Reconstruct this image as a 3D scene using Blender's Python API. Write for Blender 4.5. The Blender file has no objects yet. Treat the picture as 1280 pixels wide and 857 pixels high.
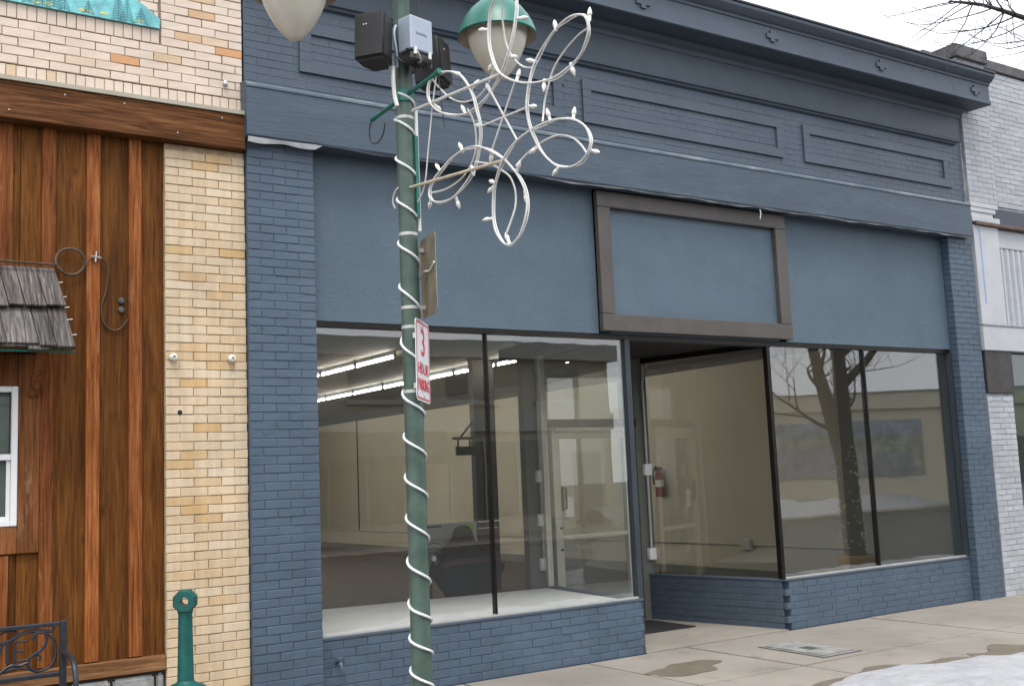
import bpy, bmesh, math, random
from mathutils import Vector, Matrix
R = math.radians
rnd = random.Random(7)
scene = bpy.context.scene
COL = scene.collection

# ------------------------------------------------------------------ camera
cam = bpy.data.cameras.new('camera'); cam_o = bpy.data.objects.new('camera', cam); COL.objects.link(cam_o)
cam.sensor_width = 36.0; cam.lens = 1359.3 * 36.0 / 1280.0; cam.clip_start = 0.05; cam.clip_end = 500
yaw, pitch, roll = R(33.554), R(6.977), R(-2.446)
_f = Vector((math.sin(yaw)*math.cos(pitch), math.cos(yaw)*math.cos(pitch), math.sin(pitch)))
_r = Vector((math.cos(yaw), -math.sin(yaw), 0)); _u = _r.cross(_f)
_r2 = math.cos(roll)*_r + math.sin(roll)*_u; _u2 = -math.sin(roll)*_r + math.cos(roll)*_u
M = Matrix((( _r2.x, _u2.x, -_f.x, 0), (_r2.y, _u2.y, -_f.y, -7.881), (_r2.z, _u2.z, -_f.z, 1.65), (0, 0, 0, 1)))
cam_o.matrix_world = M
scene.camera = cam_o
# ------------------------------------------------------------------ sky, sun, exposure
SUN_EL, SUN_AZ = R(64), R(205)          # azimuth clockwise from +Y
world = bpy.data.worlds.new('World'); scene.world = world; world.use_nodes = True
wn, wl = world.node_tree.nodes, world.node_tree.links
bg = wn['Background']
sky = wn.new('ShaderNodeTexSky'); sky.sky_type = 'NISHITA'; sky.sun_disc = False
sky.sun_elevation = SUN_EL; sky.sun_rotation = SUN_AZ; sky.air_density = 1.0; sky.dust_density = 4.0; sky.ozone_density = 1.0
hs = wn.new('ShaderNodeHueSaturation'); hs.inputs['Saturation'].default_value = 0.22
mixw = wn.new('ShaderNodeMix'); mixw.data_type = 'RGBA'; mixw.inputs[0].default_value = 0.72
mixw.inputs[7].default_value = (9.2, 9.6, 10.3, 1)          # even cloud layer
wl.new(sky.outputs[0], hs.inputs['Color']); wl.new(hs.outputs[0], mixw.inputs[6]); wl.new(mixw.outputs[2], bg.inputs[0])
bg.inputs[1].default_value = 0.10
sun = bpy.data.lights.new('sun', 'SUN'); sun.energy = 1.1; sun.angle = R(25); sun.color = (1, .96, .9)
sun_o = bpy.data.objects.new('sun', sun); COL.objects.link(sun_o)
sd = Vector((math.sin(SUN_AZ)*math.cos(SUN_EL), math.cos(SUN_AZ)*math.cos(SUN_EL), math.sin(SUN_EL)))
sun_o.rotation_euler = (-sd).to_track_quat('-Z', 'Y').to_euler(); sun_o.location = (0, -10, 20)
vs = scene.view_settings; vs.view_transform = 'Standard'; vs.look = 'None'; vs.gamma = 1; vs.exposure = 1.08; vs.use_curve_mapping = False
scene.render.engine = 'CYCLES'
cy = scene.cycles; cy.use_denoising = True; cy.max_bounces = 10; cy.transparent_max_bounces = 16; cy.diffuse_bounces = 5
cy.glossy_bounces = 5; cy.sample_clamp_indirect = 6; cy.caustics_reflective = False; cy.caustics_refractive = False

# ------------------------------------------------------------------ materials
MATS = {}
def newmat(name):
    m = bpy.data.materials.new(name); m.use_nodes = True; MATS[name] = m
    nt = m.node_tree; b = nt.nodes['Principled BSDF']
    return m, nt, nt.nodes, nt.links, b
def ramp(nodes, stops):
    r = nodes.new('ShaderNodeValToRGB'); e = r.color_ramp.elements
    while len(e) < len(stops): e.new(0.5)
    for i, (p, c) in enumerate(stops):
        e[i].position = p; e[i].color = (*c, 1) if len(c) == 3 else c
    return r
def noise(nodes, links, coord, scale, detail=5, rough=.6, stretch=None):
    n = nodes.new('ShaderNodeTexNoise'); n.inputs['Scale'].default_value = scale; n.inputs['Detail'].default_value = detail
    n.inputs['Roughness'].default_value = rough
    if stretch:
        mp = nodes.new('ShaderNodeMapping'); mp.inputs['Scale'].default_value = stretch
        links.new(coord, mp.inputs['Vector']); links.new(mp.outputs[0], n.inputs['Vector'])
    else: links.new(coord, n.inputs['Vector'])
    return n
def mixc(nodes, links, fac, a, b, mode='MIX'):
    m = nodes.new('ShaderNodeMix'); m.data_type = 'RGBA'; m.blend_type = mode
    for sock, v in ((m.inputs[0], fac), (m.inputs[6], a), (m.inputs[7], b)):
        if hasattr(v, 'links'): links.new(v, sock)
        elif isinstance(v, (int, float)): sock.default_value = v
        else: sock.default_value = (*v, 1)
    return m.outputs[2]
def bump(nodes, links, b, h, strength=.3, dist=.01):
    bp = nodes.new('ShaderNodeBump'); bp.inputs['Strength'].default_value = strength; bp.inputs['Distance'].default_value = dist
    links.new(h, bp.inputs['Height']); links.new(bp.outputs[0], b.inputs['Normal']); return bp
def wpos(nodes):   # world position, so that shared meshes do not repeat
    return nodes.new('ShaderNodeNewGeometry').outputs['Position']
def simple(name, col, rough=.6, metal=0, var=.15, scale=8, bs=0, bscale=60, bdist=.004, spec=.5):
    m, nt, N, L, b = newmat(name); p = wpos(N)
    n = noise(N, L, p, scale)
    lo = tuple(c*(1-var) for c in col); hi = tuple(min(1, c*(1+var)) for c in col)
    r = ramp(N, [(.3, lo), (.7, hi)]); L.new(n.outputs[0], r.inputs[0]); L.new(r.outputs[0], b.inputs['Base Color'])
    b.inputs['Roughness'].default_value = rough; b.inputs['Metallic'].default_value = metal
    b.inputs['Specular IOR Level'].default_value = spec
    if bs:
        n2 = noise(N, L, p, bscale, 6); bump(N, L, b, n2.outputs[0], bs, bdist)
    return m
def brickmat(name, stops, rough=.8, dirt=.25, grain=.5, rand=.0, chips=None, streak=0):
    """per-brick colour from Object Info random, speckle and grime from world position"""
    m, nt, N, L, b = newmat(name); p = wpos(N)
    oi = N.new('ShaderNodeObjectInfo')
    r = ramp(N, stops); r.color_ramp.interpolation = 'LINEAR'; L.new(oi.outputs['Random'], r.inputs[0])
    n1 = noise(N, L, p, 2.2, 6, .65); r1 = ramp(N, [(.35, (1-dirt,)*3), (.65, (1, 1, 1))]); L.new(n1.outputs[0], r1.inputs[0])
    c = mixc(N, L, 1.0, r.outputs[0], r1.outputs[0], 'MULTIPLY')
    n2 = noise(N, L, p, 90, 3, .7); r2 = ramp(N, [(.28, (.62, .58, .55)), (.42, (1, 1, 1))]); L.new(n2.outputs[0], r2.inputs[0])
    c = mixc(N, L, grain, c, r2.outputs[0], 'MULTIPLY')
    if streak:
        n4 = noise(N, L, p, 3, 5, .6, (6, 6, .5)); r4 = ramp(N, [(.4, (1-streak,)*3), (.62, (1, 1, 1))]); L.new(n4.outputs[0], r4.inputs[0])
        c = mixc(N, L, 1.0, c, r4.outputs[0], 'MULTIPLY')
    if chips:
        n5 = noise(N, L, p, 7, 8, .7); r5 = ramp(N, [(.66, (0,)*3), (.69, (1,)*3)]); L.new(n5.outputs[0], r5.inputs[0])
        c = mixc(N, L, r5.outputs[0], c, chips)
    L.new(c, b.inputs['Base Color']); b.inputs['Roughness'].default_value = rough
    n3 = noise(N, L, p, 45, 7, .7); bump(N, L, b, n3.outputs[0], .45, .006)
    return m
def woodmat(name, dark, mid, light, axis='Z', rough=.7, scale=1.0, fade=None):
    m, nt, N, L, b = newmat(name)
    p = wpos(N); oi = N.new('ShaderNodeObjectInfo')
    ad = N.new('ShaderNodeVectorMath'); ad.operation = 'ADD'
    ml = N.new('ShaderNodeVectorMath'); ml.operation = 'SCALE'; ml.inputs['Scale'].default_value = 37.0
    cmb = N.new('ShaderNodeCombineXYZ')
    for i in range(3): L.new(oi.outputs['Random'], cmb.inputs[i])
    L.new(cmb.outputs[0], ml.inputs[0]); L.new(p, ad.inputs[0]); L.new(ml.outputs[0], ad.inputs[1]); v = ad.outputs[0]
    st = {'S': (1, .06, .06), 'Z': (1, 1, .05), 'X': (.05, 1, 1), 'Y': (1, .05, 1)}[axis]
    if axis == 'S': st = (1, .06, .06)
    st2 = {'S': (1, .25, .25), 'Z': (1, 1, .22), 'X': (.22, 1, 1), 'Y': (1, .22, 1)}[axis]
    warp = noise(N, L, v, 4*scale, 3, .5, st2)
    n = noise(N, L, v, 55*scale, 6, .65, st); n.inputs['Distortion'].default_value = .6
    r = ramp(N, [(.32, dark), (.5, mid), (.68, light)]); L.new(n.outputs[0], r.inputs[0])
    r2 = ramp(N, [(.3, (.62, .6, .58)), (.55, (1, 1, 1)), (.75, (1.0, 1.0, 1.0))]); L.new(warp.outputs[0], r2.inputs[0])
    c = mixc(N, L, .9, r.outputs[0], r2.outputs[0], 'MULTIPLY')
    nm = noise(N, L, v, 17*scale, 4, .6, st); nm.inputs['Distortion'].default_value = .4; rm_ = ramp(N, [(.3, (.76, .73, .7)), (.5, (.98,)*3), (.7, (1.15,)*3)]); L.new(nm.outputs[0], rm_.inputs[0])
    c = mixc(N, L, .95, c, rm_.outputs[0], 'MULTIPLY')
    # knots
    mp = N.new('ShaderNodeMapping'); mp.inputs['Scale'].default_value = {'S': (1, 1, .45), 'Z': (1, 1, .45), 'X': (.45, 1, 1), 'Y': (1, .45, 1)}[axis]; L.new(v, mp.inputs['Vector'])
    vo = N.new('ShaderNodeTexVoronoi'); vo.inputs['Scale'].default_value = 4.5*scale; L.new(mp.outputs[0], vo.inputs['Vector'])
    rk = ramp(N, [(.0, (1,)*3), (.05, (.9,)*3), (.07, (.15,)*3), (.085, (.6,)*3), (.105, (0,)*3)]); L.new(vo.outputs['Distance'], rk.inputs[0])
    c = mixc(N, L, rk.outputs[0], c, tuple(x*.55 for x in mid))
    hs = N.new('ShaderNodeHueSaturation'); L.new(c, hs.inputs['Color'])
    mr = N.new('ShaderNodeMapRange'); mr.inputs['To Min'].default_value = .72; mr.inputs['To Max'].default_value = 1.22; L.new(oi.outputs['Random'], mr.inputs[0]); L.new(mr.outputs[0], hs.inputs['Value'])
    c = hs.outputs[0]
    if fade:       # sun-bleached / scuffed patches
        nf = noise(N, L, p, 9, 6, .7, st2); rf = ramp(N, [(.6, (0,)*3), (.74, (.75,)*3)]); L.new(nf.outputs[0], rf.inputs[0])
        c = mixc(N, L, rf.outputs[0], c, fade)
    L.new(c, b.inputs['Base Color']); b.inputs['Roughness'].default_value = rough; b.inputs['Specular IOR Level'].default_value = .15
    bump(N, L, b, n.outputs[0], .5, .006)
    return m
BL = (.074, .108, .152)
simple('blue_paint', (.058, .079, .106), .55, var=.12, scale=2.5, bs=.25, bscale=50, bdist=.003)
def bluebrick(name, base, worn):
    m, nt, N, L, b = newmat(name); p = wpos(N); oi = N.new('ShaderNodeObjectInfo')
    r = ramp(N, [(0, tuple(c*.95 for c in base)), (.5, base), (1, tuple(c*1.05 for c in base))]); L.new(oi.outputs['Random'], r.inputs[0])
    n1 = noise(N, L, p, 1.6, 6, .65); r1 = ramp(N, [(.3, (.8, .8, .82)), (.7, (1.1, 1.1, 1.08))]); L.new(n1.outputs[0], r1.inputs[0])
    c = mixc(N, L, 1.0, r.outputs[0], r1.outputs[0], 'MULTIPLY')
    n2 = noise(N, L, p, 14, 8, .72); r2 = ramp(N, [(.63, (0,)*3), (.72, (.55,)*3)]); L.new(n2.outputs[0], r2.inputs[0])
    c = mixc(N, L, r2.outputs[0], c, worn)
    L.new(c, b.inputs['Base Color']); b.inputs['Roughness'].default_value = .5
    n3 = noise(N, L, p, 34, 7, .7); bump(N, L, b, n3.outputs[0], .45, .006); return m
bluebrick('blue_brick', BL, (.12, .14, .17))
bluebrick('blue_brick_worn', (.068, .092, .123), (.045, .06, .08))
# stucco: knock-down ridges
m, nt, N, L, b = newmat('blue_stucco'); p = wpos(N)
n = noise(N, L, p, 1.3, 5); r = ramp(N, [(.3, (.072, .107, .142)), (.7, (.093, .133, .170))]); L.new(n.outputs[0], r.inputs[0]); L.new(r.outputs[0], b.inputs['Base Color'])
b.inputs['Roughness'].default_value = .6
n2 = noise(N, L, p, 11, 4, .55); n2.inputs['Distortion'].default_value = 1.6
r2 = ramp(N, [(.53, (0,)*3), (.57, (1,)*3), (.62, (.35,)*3)]); L.new(n2.outputs[0], r2.inputs[0])
n3 = noise(N, L, p, 70, 4); ad = N.new('ShaderNodeMath'); ad.operation = 'MULTIPLY_ADD'; ad.inputs[1].default_value = .35; L.new(n3.outputs[0], ad.inputs[0]); L.new(r2.outputs[0], ad.inputs[2])
bump(N, L, b, ad.outputs[0], .30, .009)
# ledge timber, painted with horizontal checking
m, nt, N, L, b = newmat('blue_timber'); p = wpos(N)
n = noise(N, L, p, 3.5, 8, .75, (.45, 1, 2)); r = ramp(N, [(.3, tuple(c*.56 for c in BL)), (.55, tuple(c*.73 for c in BL)), (.75, tuple(c*1.0 for c in BL))]); L.new(n.outputs[0], r.inputs[0]); L.new(r.outputs[0], b.inputs['Base Color'])
n2 = noise(N, L, p, 26, 6, .7, (.15, 1, 2.2)); bump(N, L, b, n2.outputs[0], .55, .008); b.inputs['Roughness'].default_value = .5
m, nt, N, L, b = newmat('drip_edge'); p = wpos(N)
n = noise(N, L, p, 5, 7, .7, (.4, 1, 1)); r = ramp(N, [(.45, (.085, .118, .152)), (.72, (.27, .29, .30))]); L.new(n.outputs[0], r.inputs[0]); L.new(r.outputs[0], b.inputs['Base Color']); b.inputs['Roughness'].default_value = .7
simple('blue_dark', (.028, .036, .045), .5, var=.15, scale=3, bs=.2, bscale=40)
simple('torn_flashing', (.55, .56, .58), .5, var=.2, scale=10)
simple('brown_frame', (.078, .067, .06), .5, var=.15, scale=5, bs=.15, bscale=80)
simple('bronze', (.018, .016, .014), .35, .6, var=.2)
simple('dark_metal', (.03, .028, .027), .45, .3, var=.2)
simple('soffit_black', (.022, .022, .023), .8, var=.2)
simple('aluminium', (.62, .59, .50), .4, .25, var=.08, scale=3)
simple('rubber', (.012, .012, .012), .8, var=.2)
brickmat('cream_brick_upper', [(0, (.67, .55, .45)), (.5, (.71, .59, .49)), (.90, (.68, .545, .43)), (.955, (.62, .46, .30)), (.985, (.62, .37, .2)), (1, (.6, .32, .16))], dirt=.12)
brickmat('cream_brick_lower', [(0, (.69, .55, .38)), (.35, (.66, .50, .32)), (.62, (.70, .58, .42)), (.8, (.66, .47, .27)), (.92, (.64, .41, .18)), (1, (.64, .51, .35))], dirt=.16, streak=.12)
simple('mortar_brown', (.20, .145, .10), .9, var=.3, scale=12, bs=.4)
simple('mortar_tan', (.46, .34, .215), .9, var=.3, scale=12, bs=.4)
woodmat('board', (.072, .024, .005), (.148, .053, .0095), (.215, .086, .019))
woodmat('batten', (.105, .030, .008), (.235, .073, .019), (.35, .14, .05), fade=(.42, .20, .095))
woodmat('trim', (.10, .036, .013), (.21, .078, .026), (.30, .125, .05), fade=(.35, .22, .13))
woodmat('beam', (.045, .016, .006), (.15, .058, .019), (.26, .115, .045), axis='X')
woodmat('rail', (.10, .045, .018), (.24, .115, .05), (.36, .2, .1), axis='X', fade=(.5, .42, .33))
woodmat('shingle', (.035, .031, .028), (.105, .096, .09), (.21, .195, .185), axis='S', scale=1.3, rough=.9)
simple('flashing', (.36, .33, .26), .5, .1, var=.12, scale=4)
simple('stone', (.26, .26, .255), .85, var=.4, scale=7, bs=.8, bscale=18, bdist=.02)
simple('vinyl', (.80, .80, .80), .35, var=.04)
simple('insul', (.75, .74, .70), .4, var=.08)
simple('mural_teal', (.17, .50, .53), .6, var=.35, scale=9)
simple('mural_pine', (.045, .20, .22), .6, var=.4, scale=20)
simple('mural_yellow', (.55, .50, .18), .6, var=.3, scale=14)
simple('wire_brown', (.075, .05, .03), .6, .2, var=.3, scale=30)
simple('steel', (.55, .55, .54), .35, .7, var=.2)
simple('pole_green', (.064, .104, .083), .45, var=.28, scale=9, bs=.12, bscale=30)
simple('lamp_green', (.012, .14, .105), .35, var=.2, scale=5)
simple('ash_green', (.004, .085, .075), .42, var=.18, scale=12, bs=.12, bscale=200, bdist=.001)
simple('shade_inside', (.46, .43, .36), .5, var=.15, scale=6)
m, nt, N, L, b = newmat('globe'); p = wpos(N)
n = noise(N, L, p, 5, 4); r = ramp(N, [(.3, (.62, .58, .49)), (.7, (.72, .68, .58))]); L.new(n.outputs[0], r.inputs[0]); L.new(r.outputs[0], b.inputs['Base Color']); b.inputs['Roughness'].default_value = .32
b.inputs['Subsurface Weight'].default_value = .35; b.inputs['Subsurface Radius'].default_value = (.05, .05, .04)
simple('speaker_black', (.014, .014, .015), .6, var=.2, scale=30, bs=.2, bscale=300, bdist=.001)
simple('box_grey', (.36, .41, .48), .4, .2, var=.06)
simple('mark_grey', (.16, .18, .21), .5, var=.05)
simple('clutter_dark', (.05, .045, .042), .5, .2, var=.3)
simple('white_plastic', (.82, .82, .80), .4, var=.05)
simple('wire_white', (.60, .585, .55), .45, var=.14, scale=14)
simple('wire_rust', (.50, .42, .31), .6, var=.25, scale=20)
m, nt, N, L, b = newmat('bulb'); b.inputs['Base Color'].default_value = (.82, .80, .74, 1); b.inputs['Roughness'].default_value = .2
m, nt, N, L, b = newmat('rope_light'); p = wpos(N); n = noise(N, L, p, 160, 2); r = ramp(N, [(.4, (.62, .64, .66)), (.6, (.86, .87, .88))]); L.new(n.outputs[0], r.inputs[0]); L.new(r.outputs[0], b.inputs['Base Color']); b.inputs['Roughness'].default_value = .3
simple('sign_white', (.80, .79, .80), .45, var=.05, scale=12)
simple('sign_red', (.62, .045, .065), .5, var=.12, scale=20)
simple('sign_back', (.30, .27, .20), .4, .5, var=.3, scale=7)
simple('bench_iron', (.030, .036, .046), .42, .35, var=.2, scale=20)
simple('cable_black', (.01, .011, .015), .5, var=.1)
simple('hose_grey', BL, .45, .1, var=.1)
# concrete
def concrete(name, a, bb, stain, bs=.35):
    m, nt, N, L, b = newmat(name); p = wpos(N); oi = N.new('ShaderNodeObjectInfo')
    n = noise(N, L, p, .9, 7, .62); r = ramp(N, [(.3, a), (.7, bb)]); L.new(n.outputs[0], r.inputs[0])
    n2 = noise(N, L, p, 120, 3, .7); r2 = ramp(N, [(.3, (.78,)*3), (.6, (1.04,)*3)]); L.new(n2.outputs[0], r2.inputs[0])
    c = mixc(N, L, .8, r.outputs[0], r2.outputs[0], 'MULTIPLY')
    n3 = noise(N, L, p, 3.2, 8, .68); r3 = ramp(N, [(.56, (0,)*3), (.7, (.55,)*3)]); L.new(n3.outputs[0], r3.inputs[0])
    c = mixc(N, L, r3.outputs[0], c, stain)
    n4 = noise(N, L, p, 26, 4, .6); r4 = ramp(N, [(.68, (0,)*3), (.72, (.5,)*3)]); L.new(n4.outputs[0], r4.inputs[0])
    c = mixc(N, L, r4.outputs[0], c, tuple(x*.55 for x in a))
    hs = N.new('ShaderNodeHueSaturation'); mr = N.new('ShaderNodeMapRange'); mr.inputs['To Min'].default_value = .93; mr.inputs['To Max'].default_value = 1.07
    L.new(oi.outputs['Random'], mr.inputs[0]); L.new(mr.outputs[0], hs.inputs['Value']); L.new(c, hs.inputs['Color'])
    L.new(hs.outputs[0], b.inputs['Base Color']); b.inputs['Roughness'].default_value = .8
    n5 = noise(N, L, p, 60, 7, .7); bump(N, L, b, n5.outputs[0], bs, .006); return m
concrete('concrete', (.215, .192, .163), (.315, .284, .243), (.14, .12, .096))
concrete('joint_dirt', (.05, .038, .028), (.075, .058, .044), (.035, .028, .022))
concrete('asphalt', (.042, .042, .043), (.065, .065, .066), (.03, .03, .03), .6)
simple('iron_cover', (.10, .10, .098), .6, .3, var=.4, scale=9, bs=.4, bscale=40)
simple('cover_light', (.27, .27, .26), .7, .1, var=.35, scale=9, bs=.3, bscale=40)
m, nt, N, L, b = newmat('damp'); p = wpos(N); n = noise(N, L, p, 5, 5); r = ramp(N, [(.3, (.13, .108, .08)), (.7, (.175, .148, .115))]); L.new(n.outputs[0], r.inputs[0]); L.new(r.outputs[0], b.inputs['Base Color']); b.inputs['Roughness'].default_value = .55
m, nt, N, L, b = newmat('snow'); p = wpos(N)
n = noise(N, L, p, 4, 8, .7); r = ramp(N, [(.3, (.36, .365, .385)), (.62, (.505, .51, .525))]); L.new(n.outputs[0], r.inputs[0]); L.new(r.outputs[0], b.inputs['Base Color'])
b.inputs['Roughness'].default_value = .75; b.inputs['Subsurface Weight'].default_value = .15; b.inputs['Subsurface Radius'].default_value = (.05, .06, .08)
n2 = noise(N, L, p, 22, 8, .78); bump(N, L, b, n2.outputs[0], .9, .03)
# thin architectural glass: clear transmission plus mirror reflection by the angle of incidence
def glass(name, tint, f0=.045):
    m, nt, N, L, b = newmat(name); N.remove(b); out = N['Material Output']; m.use_nodes = True
    g = N.new('ShaderNodeNewGeometry'); dt = N.new('ShaderNodeVectorMath'); dt.operation = 'DOT_PRODUCT'
    L.new(g.outputs['Incoming'], dt.inputs[0]); L.new(g.outputs['Normal'], dt.inputs[1])
    ab = N.new('ShaderNodeMath'); ab.operation = 'ABSOLUTE'; L.new(dt.outputs['Value'], ab.inputs[0])
    sb = N.new('ShaderNodeMath'); sb.operation = 'SUBTRACT'; sb.inputs[0].default_value = 1; L.new(ab.outputs[0], sb.inputs[1])
    pw = N.new('ShaderNodeMath'); pw.operation = 'POWER'; pw.inputs[1].default_value = 5; L.new(sb.outputs[0], pw.inputs[0])
    ma = N.new('ShaderNodeMath'); ma.operation = 'MULTIPLY_ADD'; ma.inputs[1].default_value = 1-f0; ma.inputs[2].default_value = f0; L.new(pw.outputs[0], ma.inputs[0])
    tr = N.new('ShaderNodeBsdfTransparent'); tr.inputs[0].default_value = (*tint, 1)
    gl = N.new('ShaderNodeBsdfGlossy'); gl.inputs['Roughness'].default_value = .0; gl.inputs[0].default_value = (1, 1, 1, 1)
    n = noise(N, L, g.outputs['Position'], 1.1, 2, .5); bp = N.new('ShaderNodeBump'); bp.inputs['Strength'].default_value = .04; bp.inputs['Distance'].default_value = .02
    L.new(n.outputs[0], bp.inputs['Height']); L.new(bp.outputs[0], gl.inputs['Normal'])
    mx = N.new('ShaderNodeMixShader'); L.new(ma.outputs[0], mx.inputs[0]); L.new(tr.outputs[0], mx.inputs[1]); L.new(gl.outputs[0], mx.inputs[2])
    L.new(mx.outputs[0], out.inputs['Surface']); return m
glass('glass', (.95, .96, .95), .098)
glass('glass_dark', (.72, .76, .74), .07)
# interior
simple('wall_beige', (.47, .43, .345), .7, var=.05, scale=1.2)
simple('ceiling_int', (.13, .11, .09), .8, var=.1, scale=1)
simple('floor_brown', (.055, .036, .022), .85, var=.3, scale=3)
simple('column_grey', (.15, .15, .128), .6, var=.08, scale=3)
simple('post_dark', (.045, .038, .03), .6, var=.2, scale=5)
simple('platform', (.74, .73, .73), .5, var=.1, scale=2.2)
simple('galv', (.5, .5, .48), .4, .3, var=.1)
m, nt, N, L, b = newmat('tube'); b.inputs['Base Color'].default_value = (.9, .9, .9, 1); b.inputs['Emission Color'].default_value = (1, .95, .84, 1); b.inputs['Emission Strength'].default_value = 34
simple('red_paint', (.22, .010, .012), .35, var=.1)
simple('jacket_black', (.006, .0065, .008), .9, var=.3, scale=9, bs=.5, bscale=25, bdist=.02)
simple('jacket_red', (.05, .005, .006), .6, var=.2)
simple('board_grey', (.50, .51, .50), .5, var=.06)
simple('sticker_green', (.32, .62, .03), .5, var=.05)
simple('debris', (.26, .14, .05), .9, var=.5, scale=30)
# right building and beyond
brickmat('white_brick', [(0, (.34, .352, .378)), (.5, (.385, .397, .425)), (1, (.41, .42, .447))], rough=.6, dirt=.14, grain=.25, chips=None)
brickmat('white_brick_chipped', [(0, (.38, .392, .42)), (.5, (.43, .442, .47)), (1, (.46, .47, .495))], rough=.65, dirt=.14, grain=.25, chips=(.30, .22, .18))
simple('mortar_grey', (.29, .30, .325), .9, var=.3, scale=10, bs=.3)
simple('coping', (.085, .08, .085), .8, var=.35, scale=6, bs=.3, bscale=30)
simple('white_panel', (.44, .45, .475), .45, var=.08, scale=3)
simple('white_metal', (.43, .445, .475), .45, .1, var=.08)
simple('rust_strip', (.10, .06, .045), .6, var=.4, scale=15)
simple('navy', (.035, .045, .065), .5, var=.1)
simple('tape_blue', (.22, .34, .58), .6, var=.2, scale=20)
simple('patch_brown', (.052, .047, .047), .6, .2, var=.3, scale=6, bs=.15)
simple('broken_render', (.30, .29, .27), .9, var=.4, scale=12, bs=.6)
simple('bark', (.055, .045, .04), .9, var=.4, scale=9, bs=.9, bscale=22, bdist=.02)
simple('twig', (.050, .040, .045), .9, var=.3, scale=9)
simple('opp_cream', (.72, .66, .50), .8, var=.06, scale=1)
simple('opp_beige', (.38, .35, .28), .8, var=.1, scale=1)
simple('opp_dark', (.12, .12, .11), .5, var=.2)
simple('opp_trim', (.34, .34, .30), .6, var=.1)
simple('awning_green', (.03, .05, .04), .8, var=.2)
simple('paint_blue', (.34, .38, .44), .7, var=.4, scale=3)
simple('paint_green', (.36, .38, .31), .7, var=.5, scale=3)
simple('paint_purple', (.33, .325, .35), .7, var=.4, scale=3)

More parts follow.
